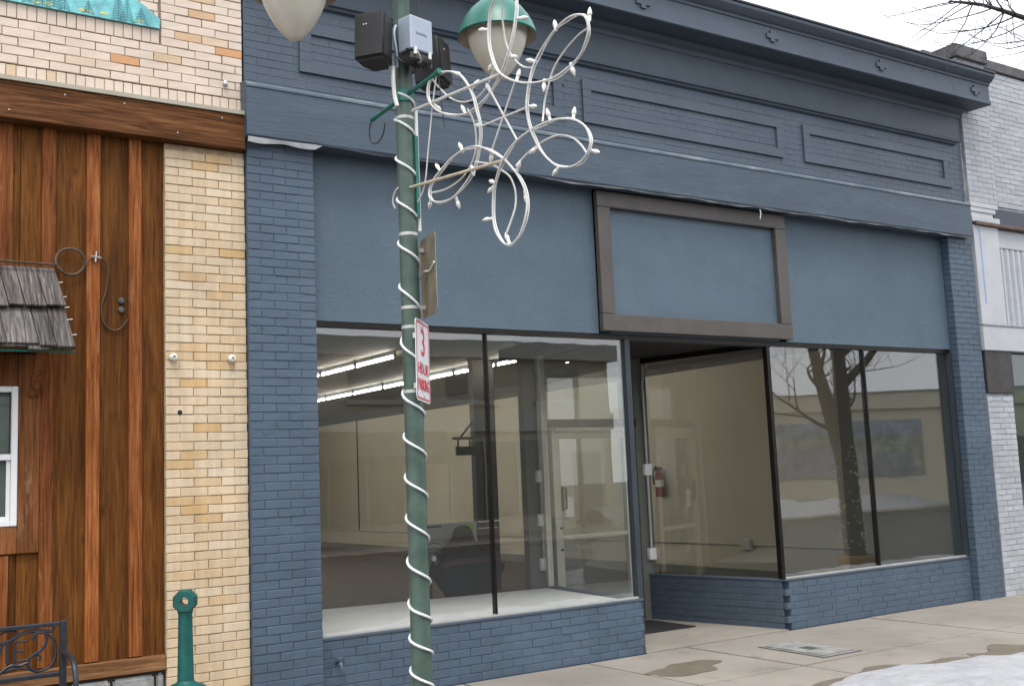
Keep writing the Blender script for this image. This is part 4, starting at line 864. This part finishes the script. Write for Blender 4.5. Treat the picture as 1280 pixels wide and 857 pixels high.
for z in (.195, -.195): MB().lathe([(.009, 0), (.009, .003), (.004, .006)], seg=10).xform(T @ Matrix.Translation((0, -.001, z)) @ Matrix.Rotation(R(90), 4, 'X')).build('bolt', 'steel', ps)
MB().box(-.1, -.04, .003, .03, .12, .15).box(-.1, -.04, .003, .03, -.16, -.13).xform(T).build('bracket', 'galv', ps)
sc2 = (2.957, -2.60, 2.79)
s2 = thing('sign_back', sc2, 'bare metal back of a sign edge-on above the parking sign', 'sign')
T = Matrix.Translation(sc2) @ Matrix.Rotation(R(-103), 4, 'Z')
MB().prism(rounded(.305, .457), .0, 'Y', .004).xform(T).build('plate', 'sign_back', s2)
for z in (.16, -.17): MB().box(-.125, -.07, -.03, -.0005, z-.012, z+.012).xform(T).build('bracket', 'galv', s2)
tail = MB().tube(subst([T @ Vector((-.12, -.03, -.02)), T @ Vector((-.05, -.012, .03)), T @ Vector((.05, -.008, .02)), T @ Vector((.15, -.008, .05))]), .005, 6).build('string_tail', 'white_plastic', smooth=True)
tag(tail, 'white light string end looped across the bare sign back', 'light string')

# ================================================================== BENCH, ASH RECEPTACLE
bn = thing('park_bench', (.8, -.62, 0), 'dark iron bench with scroll and letter back against the siding', 'bench')
YB = -.45
def flat(name, pts, r=.010, par=bn): return MB().tube(subst(pts, 5), r, 6).build(name, 'bench_iron', par, smooth=True)
bx('back_rail', 'bench_iron', bn, .12, 1.432, YB-.016, YB+.016, .842, .868, bevel=.004)
bk_ = bx('back_rail', 'bench_iron', bn, .12, 1.432, YB-.016, YB+.016, .535, .563, bevel=.004)
for x in (.085, 1.45):
    bx('back_post', 'bench_iron', bn, x-.018, x+.020, YB-.022, YB+.022, .0, .872, bevel=.004)
    MB().tube(subst([(x, YB-.02, .675), (x, YB-.12, .68), (x, YB-.24, .672), (x, YB-.33, .64), (x, YB-.375, .57), (x, YB-.385, .48), (x, YB-.37, .3), (x, YB-.36, .0)], 6), .017, 8).build('arm', 'bench_iron', bn, smooth=True)
    bx('seat_bearer', 'bench_iron', bn, x-.014, x+.014, YB-.38, YB-.022, .40, .43)
for i in range(5): bx('seat_slat', 'bench_iron', bn, .10, 1.438, YB-.37+i*.07, YB-.315+i*.07, .431, .45, bevel=.006)
ep = lambda x, z: (x, YB, z)
flat('scroll', [ep(1.395, .835), ep(1.385, .815), ep(1.34, .82), ep(1.28, .825), ep(1.22, .818), ep(1.16, .79), ep(1.10, .77), ep(1.03, .765)])
flat('scroll', [ep(1.05, .80), ep(1.10, .83), ep(1.14, .842), ep(1.18, .83), ep(1.185, .81), ep(1.165, .795), ep(1.145, .805)], .007)
flat('scroll', [ep(1.285, .765), ep(1.275, .785), ep(1.29, .81), ep(1.32, .815), ep(1.35, .80), ep(1.355, .76), ep(1.33, .71), ep(1.28, .68), ep(1.255, .66), ep(1.25, .62), ep(1.275, .59), ep(1.31, .575)])
flat('scroll', [ep(1.36, .80), ep(1.395, .76), ep(1.41, .70), ep(1.40, .64), ep(1.37, .595), ep(1.31, .578)], .009)
flat('scroll', [ep(1.25, .64), ep(1.20, .625), ep(1.15, .63), ep(1.10, .60), ep(1.08, .575)])
flat('scroll', [ep(1.10, .59), ep(1.15, .61), ep(1.22, .605), ep(1.29, .58)], .007)
flat('scroll', [ep(1.28, .68), ep(1.31, .675), ep(1.32, .655), ep(1.31, .64)], .007)
flat('scroll', [ep(.14, .6), ep(.3, .58), ep(.5, .6), ep(.75, .58), ep(.95, .6), ep(1.08, .585)])
flat('scroll', [ep(.14, .8), ep(.3, .83), ep(.5, .80), ep(.75, .83), ep(.95, .80), ep(1.05, .80)])
mb = MB().box(1.165, 1.18, YB-.008, YB+.008, .648, .775).box(1.1805, 1.245, YB-.008, YB+.008, .764, .775).box(1.1805, 1.225, YB-.008, YB+.008, .705, .717).box(1.1805, 1.25, YB-.008, YB+.008, .648, .66)
mb.build('letter_e', 'bench_iron', bn, bevel=.003)
MB().box(1.12, 1.135, YB-.008, YB+.008, .648, .775).box(1.00, 1.015, YB-.008, YB+.008, .648, .775).add([(1.0155, YB-.008, .775), (1.03, YB-.008, .775), (1.075, YB-.008, .68), (1.06, YB-.008, .66), (1.0155, YB+.008, .775), (1.03, YB+.008, .775), (1.075, YB+.008, .68), (1.06, YB+.008, .66)], [(0,1,2,3),(4,5,6,7),(0,1,5,4),(1,2,6,5),(3,0,4,7)]).add([(1.1195, YB-.008, .775), (1.105, YB-.008, .775), (1.06, YB-.008, .68), (1.075, YB-.008, .66), (1.1195, YB+.008, .775), (1.105, YB+.008, .775), (1.06, YB+.008, .68), (1.075, YB+.008, .66)], [(0,1,2,3),(4,5,6,7),(0,1,5,4),(1,2,6,5),(3,0,4,7)]).build('letter_m', 'bench_iron', bn)
AX, AY = 2.085, -.9
ar = thing('ash_receptacle', (AX, AY, 0), 'dark green cigarette receptacle with a holed head by the brick pilaster', 'ash receptacle')
MB().lathe([(.20, .0), (.205, .02), (.205, .20), (.20, .30), (.185, .36), (.155, .41), (.11, .445), (.06, .465), (.048, .48)], (AX, AY, 0), 36).build('base', 'ash_green', ar, smooth=True)
MB().lathe([(.051, .47), (.047, .62), (.044, .80), (.043, .88), (.05, .905)], (AX, AY, 0), 28).build('neck', 'ash_green', ar, smooth=True)
# octagonal head with a round through hole towards the viewer
T = Matrix.Translation((AX, AY, .962)) @ Matrix.Rotation(R(-25), 4, 'Z')
oc = [(.078*math.cos(R(22.5+45*k))*.98, .076*math.sin(R(22.5+45*k))) for k in range(8)]
mb = MB(); nh = 16
def octr(a):
    best = None
    for i in range(8):
        p, q = Vector(oc[i]), Vector(oc[(i+1) % 8]); d = Vector((math.cos(a), math.sin(a))); e = q-p
        den = d.x*e.y-d.y*e.x
        if abs(den) < 1e-9: continue
        t = (p.x*e.y-p.y*e.x)/den; s_ = (p.x*d.y-p.y*d.x)/den
        if t > 0 and -1e-6 <= s_ <= 1+1e-6: best = d*t
    return best
ang_ = [2*math.pi*k/nh+math.pi/nh*0 + R(0) for k in range(nh)]; ang_ = [R(22.5)+a for a in ang_]
O = [octr(a) for a in ang_]; hr = .026
fo = [(q.x*.86, -.058, q.y*.86) for q in O]; mo = [(q.x, -.035, q.y) for q in O]; mo2 = [(q.x, .035, q.y) for q in O]; bo = [(q.x*.86, .058, q.y*.86) for q in O]
fi = [(hr*math.cos(a), -.058, hr*math.sin(a)) for a in ang_]; bi = [(hr*math.cos(a), .058, hr*math.sin(a)) for a in ang_]
vs_ = fo+mo+mo2+bo+bi+fi; F = []
for r_ in range(6):
    for k in range(nh):
        a, b_ = r_*nh+k, r_*nh+(k+1) % nh; c_, d_ = ((r_+1) % 6)*nh+(k+1) % nh, ((r_+1) % 6)*nh+k
        F.append((a, b_, c_, d_))
mb.add(vs_, F).xform(T).build('head', 'ash_green', ar, smooth=True)

# ================================================================== PAVEMENT DETAILS, SNOW
uc = thing('utility_cover', (7.64, -.92, 0), 'square worn metal utility cover set in the pavement', 'utility cover')
cp = [(7.40, -1.33), (7.90, -1.33), (7.90, -.52), (7.44, -.52)]
def inset(P, d):
    cx = sum(p[0] for p in P)/4; cy_ = sum(p[1] for p in P)/4
    return [(cx+(p[0]-cx)*(1-d/.3), cy_+(p[1]-cy_)*(1-d/.4)) for p in P]
MB().prism(cp, -.02, 'Z', .005).build('frame', 'joint_dirt', uc); MB().prism(inset(cp, .018), -.02, 'Z', .009).build('rim', 'cover_light', uc)
MB().prism(inset(cp, .05), -.02, 'Z', .011).build('lid_gap', 'iron_cover', uc); MB().prism(inset(cp, .062), -.02, 'Z', .0145).build('lid', 'cover_light', uc)
MB().prism([(7.60, -1.02), (7.72, -1.02), (7.72, -.86), (7.60, -.86)], -.01, 'Z', .016).build('lid_plate', 'iron_cover', uc)
def blob(cx, cy_, rx, ry, seed, n=40, rot=0):
    q = random.Random(seed); ph = [q.uniform(0, 6.28) for _ in range(5)]; P = []
    for k in range(n):
        a = 2*math.pi*k/n; r_ = 1+.22*math.sin(2*a+ph[0])+.13*math.sin(3*a+ph[1])+.08*math.sin(5*a+ph[2])+.05*math.sin(9*a+ph[3])
        x, y = rx*r_*math.cos(a), ry*r_*math.sin(a); P.append((cx+x*math.cos(rot)-y*math.sin(rot), cy_+x*math.sin(rot)+y*math.cos(rot)))
    return P
tag(MB().prism(blob(6.27, -.84, .40, .21, 2), .0012, 'Z', .0045).build('damp_patch', 'damp'), 'brown damp patch on the pavement before the entrance', None, kind='stuff')
tag(MB().prism(blob(6.95, .1, .25, .06, 6), .0012, 'Z', .0045).build('damp_patch', 'damp'), 'narrow damp streak on the pavement by the entrance step', None, kind='stuff')
mt = thing('door_mat', (7.6, 1.25, .0), 'dark rubber mat on the floor of the entrance recess', 'mat')
MB().box(7.15, 7.96, .86, 1.60, .007, .018).build('mat', 'rubber', mt, bevel=.004)
# snow heaped on the outer half of the pavement
we = random.Random(12); top_, bot_ = [], []
for k in range(60):
    x = 5.6+k*.11; e = -2.0
    for (a, ya), (b_, yb) in zip(((4.6, -3.3), (5.6, -2.75), (6.2, -2.24), (6.9, -2.03), (7.4, -2.05), (7.7, -2.18), (8.1, -2.22), (8.45, -2.38), (8.8, -2.30), (9.2, -2.22), (9.8, -2.05), (11, -1.9), (13, -2.0)), ((5.6, -2.75), (6.2, -2.24), (6.9, -2.03), (7.4, -2.05), (7.7, -2.18), (8.1, -2.22), (8.45, -2.38), (8.8, -2.30), (9.2, -2.22), (9.8, -2.05), (11, -1.9), (13, -2.0), (16, -2.2))):
        if a <= x < b_: e = ya+(yb-ya)*(x-a)/(b_-a)
    top_.append((x, e+.10+.05*math.sin(k*.9)+.05*math.sin(k*.37+1)+we.uniform(0, .03)+(.22 if 8.3 < x < 8.9 else 0))); bot_.append((x, e-.25))
mb = MB()
for k in range(59): mb.prism([bot_[k], bot_[k+1], top_[k+1], top_[k]], .0005, 'Z', .0042)
tag(mb.build('damp_edge', 'damp'), 'wet brown margin of the pavement along the melting snow', None, kind='stuff')
mb = MB(); nx, ny = 110, 46; rs2 = random.Random(4)
from mathutils import noise as mn
edge = [(2.5, -3.4), (4.6, -3.3), (5.6, -2.75), (6.2, -2.24), (6.9, -2.03), (7.4, -2.05), (7.7, -2.18), (8.1, -2.22), (8.45, -2.38), (8.8, -2.30), (9.2, -2.22), (9.8, -2.05), (11, -1.9), (13, -2.0), (16, -2.2)]
def edge_y(x):
    for (a, ya), (b_, yb) in zip(edge, edge[1:]):
        if a <= x <= b_: return ya+(yb-ya)*(x-a)/(b_-a)
    return edge[0][1] if x < edge[0][0] else edge[-1][1]
for i in range(nx+1):
    x = 4.4+11.4*i/nx
    for j in range(ny+1):
        e = edge_y(x)+.07*mn.noise((x*2.3, 1.7, 0))+.05*mn.noise((x*7, 4.1, 0))
        y = e+( -3.95-e)*j/ny; dd = (e-y)
        h = .045*(1-math.exp(-dd*7))+.04*min(1, dd)*(mn.noise((x*1.3, y*1.3, 2))+1)+.03*mn.noise((x*5, y*5, 7))*min(1, dd*4)+.016*mn.noise((x*14, y*14, 3))*min(1, dd*8)
        if y < -3.3: h = h*(1-(-3.3-y)/.65)-.13*(-3.3-y)/.65
        fx = min(1, max(0, (x-4.4)/.9)); h *= fx
        mb.v.append((x, y, h+.0045-.012*(j == 0)))
for i in range(nx):
    for j in range(ny): a = i*(ny+1)+j; mb.f.append((a, a+1, a+ny+2, a+ny+1)); mb.mi.append(0)
tag(mb.build('snow', 'snow', smooth=True), 'old white snow heaped along the outer pavement edge', 'snow', kind='stuff')

# ================================================================== INSIDE THE SHOP
lg = None
tubes = [(4.62, 8.2+i*1.27) for i in range(8)]+[(6.82, 5.30+i*1.27) for i in range(9)]+[(8.87, 4.70+i*1.27) for i in range(11)]+[(9.75, 4.95)]  # leftmost row is added out of view to brighten the shop interior
order = {6.82: 'nearer row', 8.87: 'longer far row', 9.75: 'short lone'}
for i, (x, y) in enumerate(tubes):
    ln = 1.2 if x < 9 else .4
    kth = [q for q in tubes if q[0] == x].index((x, y))+1
    lab = ('short lone ceiling tube light seen above the entrance door' if x > 9 else
           '%s ceiling tube light from the street in the %s' % (('first', 'second', 'third', 'fourth', 'fifth', 'sixth', 'seventh', 'eighth', 'ninth', 'tenth', 'eleventh')[kth-1], 'nearer row' if 6 < x < 8 else 'unseen added row nearest the left side wall' if x < 6 else 'longer far row'))
    t = thing('tube_light', (x, y, 3.42), lab, 'ceiling light', 'tube lights in the shop')
    MB().box(x-.02, x+.02, y, y+ln, 3.365, 3.418).build('housing', 'box_grey', t)
    MB().tube([(x, y+.015, 3.335), (x, y+ln-.015, 3.335)], .013, 8).build('tube', 'tube', t)
    for yy in (y+.0, y+ln-.014): MB().box(x-.02, x+.02, yy, yy+.014, 3.315, 3.364).build('socket', 'white_plastic', t)
fe = thing('fire_extinguisher', (11.77, 5.7, 1.2), 'red fire extinguisher on the beige wall inside the shop', 'fire extinguisher')
MB().lathe([(.06, 0), (.07, .01), (.07, .33), (.055, .38), (.025, .40), (.025, .43)], (11.765, 5.70, 1.22), 16).build('cylinder', 'red_paint', fe, smooth=True)
MB().tube(subst([(11.765, 5.70, 1.66), (11.70, 5.72, 1.70), (11.67, 5.74, 1.58), (11.68, 5.74, 1.42)]), .015, 6).build('hose', 'rubber', fe, smooth=True)
MB().box(11.70, 11.80, 5.67, 5.73, 1.64, 1.70).build('handle', 'rubber', fe); MB().box(11.835, 11.849, 5.67, 5.73, 1.3, 1.6).build('bracket', 'galv', fe)
MB().lathe([(.0715, .16), (.0715, .27)], (11.765, 5.70, 1.22), 16, caps=False).build('label_band', 'white_plastic', fe)
# hooded jacket hung over a stand
jk = thing('draped_jacket', (6.28, 2.75, 0), 'black hooded jacket with dark red band draped over a stand inside', 'jacket')
prof_ = [(.30, .20, .14, .0), (.36, .25, .16, .02), (.46, .30, .18, .03), (.56, .37, .2, .03), (.66, .46, .2, .03), (.72, .485, .19, .02), (.78, .43, .18, .0), (.85, .33, .17, -.02), (.91, .22, .16, -.03), (.96, .14, .14, -.03), (1.01, .115, .13, -.02), (1.06, .105, .12, -.02), (1.10, .085, .1, -.02), (1.13, .04, .05, -.02)]
mb = MB(); sg = 26; o = 0
for k, (z, a, b_, sh_) in enumerate(prof_):
    for q in range(sg):
        t = 2*math.pi*q/sg; fold = 1+.05*math.sin(7*t+z*9)+.03*math.sin(13*t-z*15)
        mb.v.append((6.30+sh_+a*fold*math.cos(t), 2.75+b_*fold*math.sin(t), z-.06*(abs(math.cos(t))**3)*(.3 < z < .8)))
for k in range(len(prof_)-1):
    for q in range(sg): mb.f.append((k*sg+q, k*sg+(q+1) % sg, (k+1)*sg+(q+1) % sg, (k+1)*sg+q)); mb.mi.append(1 if k == 5 else 0)
mb.f.append(tuple(range(sg))); mb.mi.append(0); mb.f.append(tuple((len(prof_)-1)*sg+q for q in range(sg))); mb.mi.append(0)
mb.build('jacket', ['jacket_black', 'jacket_red'], jk, smooth=True)
MB().tube([(6.30, 2.75, .0), (6.30, 2.75, .5)], .02, 8).box(6.1, 6.5, 2.6, 2.9, .001, .03).build('stand', 'dark_metal', jk)
db = thing('display_board', (6.15, 3.1, 0), 'pale grey board with a green sticker on a black frame behind jacket', 'board')
bx('panel', 'board_grey', db, 5.98, 6.68, 3.10, 3.12, .55, 1.15); bx('sticker', 'sticker_green', db, 6.52, 6.63, 3.094, 3.099, 1.04, 1.12)
MB().box(5.93, 5.965, 3.09, 3.13, .001, 1.17).box(5.85, 6.2, 3.08, 3.0895, 1.11, 1.13).box(6.69, 6.72, 3.09, 3.13, .001, 1.17).build('frame', 'dark_metal', db)
MB().box(6.69, 7.0, 3.07, 3.085, 1.135, 1.15).box(6.69, 6.95, 3.07, 3.085, 1.06, 1.072).build('rail', 'white_plastic', db)
fn = thing('floor_fan', (5.85, 2.7, 0), 'grey round floor fan beside the draped jacket', 'fan')
for r_ in (.165, .12, .07): MB().tube([(5.85+r_*math.cos(t), 2.66, .80+r_*math.sin(t)) for t in [2*math.pi*k/28 for k in range(28)]], .006, 5, closed=True).build('guard_ring', 'dark_metal', fn)
for k in range(4):
    a = R(45+90*k); MB().add([(5.85+.03*math.cos(a-.5), 2.69, .8+.03*math.sin(a-.5)), (5.85+.15*math.cos(a-.35), 2.70, .8+.15*math.sin(a-.35)), (5.85+.15*math.cos(a+.35), 2.67, .8+.15*math.sin(a+.35)), (5.85+.03*math.cos(a+.5), 2.68, .8+.03*math.sin(a+.5))], [(0, 1, 2, 3), (3, 2, 1, 0)]).build('blade', 'column_grey', fn)
MB().lathe([(.03, 0), (.035, .03), (.03, .06)], seg=14).xform(Matrix.Translation((5.85, 2.71, .80)) @ Matrix.Rotation(R(90), 4, 'X')).build('hub', 'insul', fn, smooth=True)
MB().tube([(5.85, 2.74, .001), (5.85, 2.74, .80)], .015, 8).lathe([(.17, .001), (.17, .02), (.02, .04)], (5.85, 2.74, 0), 20).build('stand', 'dark_metal', fn)
rd = random.Random(8); mb = MB()
for i in range(150):
    x, y = 11.8-abs(rd.gauss(0, .25)), rd.uniform(3.3, 6.2); s_ = rd.uniform(.01, .04); mb.box(x, x+s_, y, y+s_*rd.uniform(.6, 1.6), .001, .006+s_*.35)
tag(mb.build('floor_debris', 'debris'), 'rusty brown debris scattered along the wall foot inside', 'debris', kind='stuff')

# ================================================================== TREE
tr = thing('street_tree', (14.44, -3.95, -.13), 'bare winter tree at the kerb right of the storefront', 'tree')
rt = random.Random(17); segs = {'trunk': MB(), 'branch': MB(), 'twig': MB()}
def grow(p, d, ln, r_, depth, name):
    n = 5; pts = [Vector(p)]; rad = [r_]; dd = Vector(d).normalized()
    for i in range(n):
        dd = (dd+Vector((rt.uniform(-.16, .16), rt.uniform(-.16, .16), rt.uniform(-.06, .12)))*(1 if depth else .35)).normalized()
        pts.append(pts[-1]+dd*ln/n); rad.append(r_*(1-.5*(i+1)/n))
    segs[name].tube(pts, r_, 9 if r_ > .05 else (6 if r_ > .015 else 4), radii=rad)
    if depth >= 5 or r_ < .004: return
    k = 3 if depth < 2 else rt.choice((3, 4))
    for i in range(k):
        t = rt.uniform(.35, 1.0) if i else 1.0; idx = min(n, max(1, int(t*n+.5)))
        ax = Vector((rt.uniform(-1, 1), rt.uniform(-1, 1), rt.uniform(-.2, .9))).normalized()
        nd = (dd*(1.0 if i == 0 else .65)+ax*(.45 if i == 0 else .95)).normalized()
        nr = rad[idx]*(.85 if i == 0 else rt.uniform(.5, .7))
        grow(pts[idx], nd, ln*rt.uniform(.62, .82), nr, depth+1, 'branch' if nr > .02 else 'twig')
B0 = Vector((14.44, -3.95, -.14))
trunk_pts = [B0, B0+Vector((-.02, 0, .25)), B0+Vector((-.05, .0, 1.2)), B0+Vector((-.08, 0, 2.1))]
segs['trunk'].tube(subst(trunk_pts, 4), .16, 14, radii=[.24, .22, .2, .185, .18, .175, .172, .17, .168, .166, .166, .166, .166][:len(subst(trunk_pts, 4))])
F1 = B0+Vector((-.08, 0, 2.05))
grow(F1, (-.06, .03, 1), 2.4, .155, 0, 'branch'); grow(F1+Vector((-.03, 0, -.25)), (-.33, -.05, 1), 2.4, .145, 0, 'branch')
for dz, dx, dy in ((.5, .8, .1), (.9, -.9, .3), (1.1, .9, -.4), (.3, -.9, -.2), (1.5, .7, .5), (1.3, -.6, .6)): grow(F1+Vector((-.1 if dx > 0 else -.4, 0, dz)), (dx, dy, .35), 1.0, .035, 2, 'branch')
# long limb over the white building, seen against the sky
limb = subst([(14.3, -3.9, 3.2), (13.4, -3.4, 4.6), (12.4, -2.8, 5.4), (11.5, -2.25, 5.9), (10.8, -1.8, 6.2), (10.35, -1.55, 6.37), (10.05, -1.35, 6.43)], 4)
segs['branch'].tube(limb, .06, 8, radii=[.07*(1-i/len(limb))**1.1+.006 for i in range(len(limb))])
for i in range(9, len(limb)-1):
    for s_ in range(4 if i < 16 else 3):
        d = Vector((rt.uniform(-.9, -.1), rt.uniform(-.5, .9), rt.uniform(-.75, .8))).normalized()
        grow(limb[i], d, rt.uniform(.35, .8), .012*(1-i/len(limb))+.005, 3, 'twig')
segs['trunk'].build('trunk', 'bark', tr, smooth=True); segs['branch'].build('branches', 'bark', tr, smooth=True); segs['twig'].build('twigs', 'twig', tr, smooth=True)
tl = thing('tree_lights', (14.4, -3.95, .1), 'string of small white lights wound round the street tree trunk', 'string lights')
mb = MB()
for k in range(110):
    a = rt.uniform(0, 6.283); z = rt.uniform(.25, 1.9); r_ = .205-.02*z+.01; c_ = (14.40-.03*z+r_*math.cos(a), -3.95+r_*math.sin(a), z); mb.lathe([(.003, -.016), (.015, -.006), (.015, .006), (.003, .016)], c_, 6)
mb.build('bulbs', 'bulb', tl); MB().tube([(14.40-.03*(.25+k*.015)+.2*math.cos(k*.5), -3.95+.2*math.sin(k*.5), .25+k*.015) for k in range(110)], .004, 4).build('cord', 'cable_black', tl)
tp = thing('tree_planter', (14.44, -3.95, -.13), 'low rusty planter ring round the foot of the street tree', 'planter')
MB().lathe([(.28, 0), (.30, .02), (.30, .26), (.27, .28), (.26, .24)], (14.44, -3.95, -.13), 18).build('ring', 'debris', tp, smooth=True)

# ================================================================== ACROSS THE STREET (seen in the glass)
ob = thing('facing_building', (10, -19, 0), 'two storey beige building across the street with a dark green awning', 'building')
bx('wall', 'opp_beige', ob, -6, 21.5, -30, -19.02, -.1, 5.5)
bx('cornice', 'opp_trim', ob, -6, 21.6, -19.02, -18.6, 5.1, 5.6); bx('band', 'opp_trim', ob, -6, 21.5, -19.02, -18.85, 2.97, 3.5)
for i in range(8):
    w_ = bx('window', 'glass_dark', ob, -3+i*3.1, -1.4+i*3.1, -19.02, -18.99, 3.9, 4.9); bx('frame', 'opp_trim', w_, -3.1+i*3.1, -1.3+i*3.1, -19.019, -18.93, 3.75, 3.895)
for i in range(5):
    w_ = bx('shop_window', 'opp_dark', ob, -4+i*4.9, -.6+i*4.9, -19.019, -18.98, .5, 2.7)
    for q in (0, 1.13, 2.27, 3.36): bx('mullion', 'opp_trim', w_, -4+i*4.9+q, -3.94+i*4.9+q, -18.979, -18.94, .5, 2.7)
bx('door', 'opp_dark', ob, 20.0, 21.0, -19.019, -18.97, .0, 2.3)
MB().prism([(-19.0, 3.1), (-17.7, 2.3), (-17.7, 2.1), (-19.0, 2.1)], 11.2, 'X', 15.4).build('awning', 'awning_green', ob)
oc_ = thing('low_cream_building', (31, -18.6, 0), 'low cream building across the street with a colourful mural', 'building')
ang = math.atan2(-16.24+19.29, 34.46-30.01); o_ = (30.01-7.5*math.cos(ang), -19.6-7.5*math.sin(ang))
def st(u0, u1, w0, w1, z0, z1): return strip(o_, ang, u0, u1, w0, w1, z0, z1)
# outward (towards the shop) is the left side of this line
st(3.5, 24, .0, 9, -.1, 3.95).build('wall', 'opp_cream', oc_); st(3.4, 24.1, -.15, .0, 3.5, 4.05).build('parapet_band', 'opp_cream', oc_); st(3.4, 24.1, -.18, -.0, 4.051, 4.13).build('parapet_cap', 'opp_trim', oc_)
mu2 = st(6.0, 12.4, -.06, .0, 1.1, 3.1).build('mural', 'paint_green', oc_); st(6.0, 12.4, -.065, -.0605, 2.6, 3.1).build('painted_sky', 'paint_blue', mu2); st(7.0, 9.6, -.065, -.0605, 1.1, 2.2).build('painted_hill', 'paint_purple', mu2); st(10.2, 12.0, -.065, -.0605, 1.1, 1.9).build('painted_hill', 'paint_purple', mu2)
for u in (14.0, 17.5):
    w_ = st(u, u+2.4, -.03, .0, .7, 2.3).build('window', 'opp_dark', oc_); st(u-.1, u+2.5, -.08, -.0305, .6, .695).build('sill', 'opp_trim', w_)
st(4.2, 5.3, -.04, .0, .0, 2.2).build('door', 'opp_dark', oc_)
mb = MB(); nx, ny = 70, 10
for i in range(nx+1):
    for j in range(ny+1):
        u = i/nx; q = j/ny; x = 22+u*24; y = -16.4-2.2*q
        if x > 24: y = y+(x-24)*.42*0
        h = math.sin(math.pi*q)*(.42+.3*mn.noise((x*.5, y*.4, 1))+.12*mn.noise((x*2, y*2, 5)))
        mb.v.append((x, y, max(-.02, h)+.004))
for i in range(nx):
    for j in range(ny): a = i*(ny+1)+j; mb.f.append((a, a+1, a+ny+2, a+ny+1)); mb.mi.append(0)
tag(mb.build('snow_bank', 'snow', smooth=True), 'low ploughed snow bank along the far side of the road', 'snow', kind='stuff')
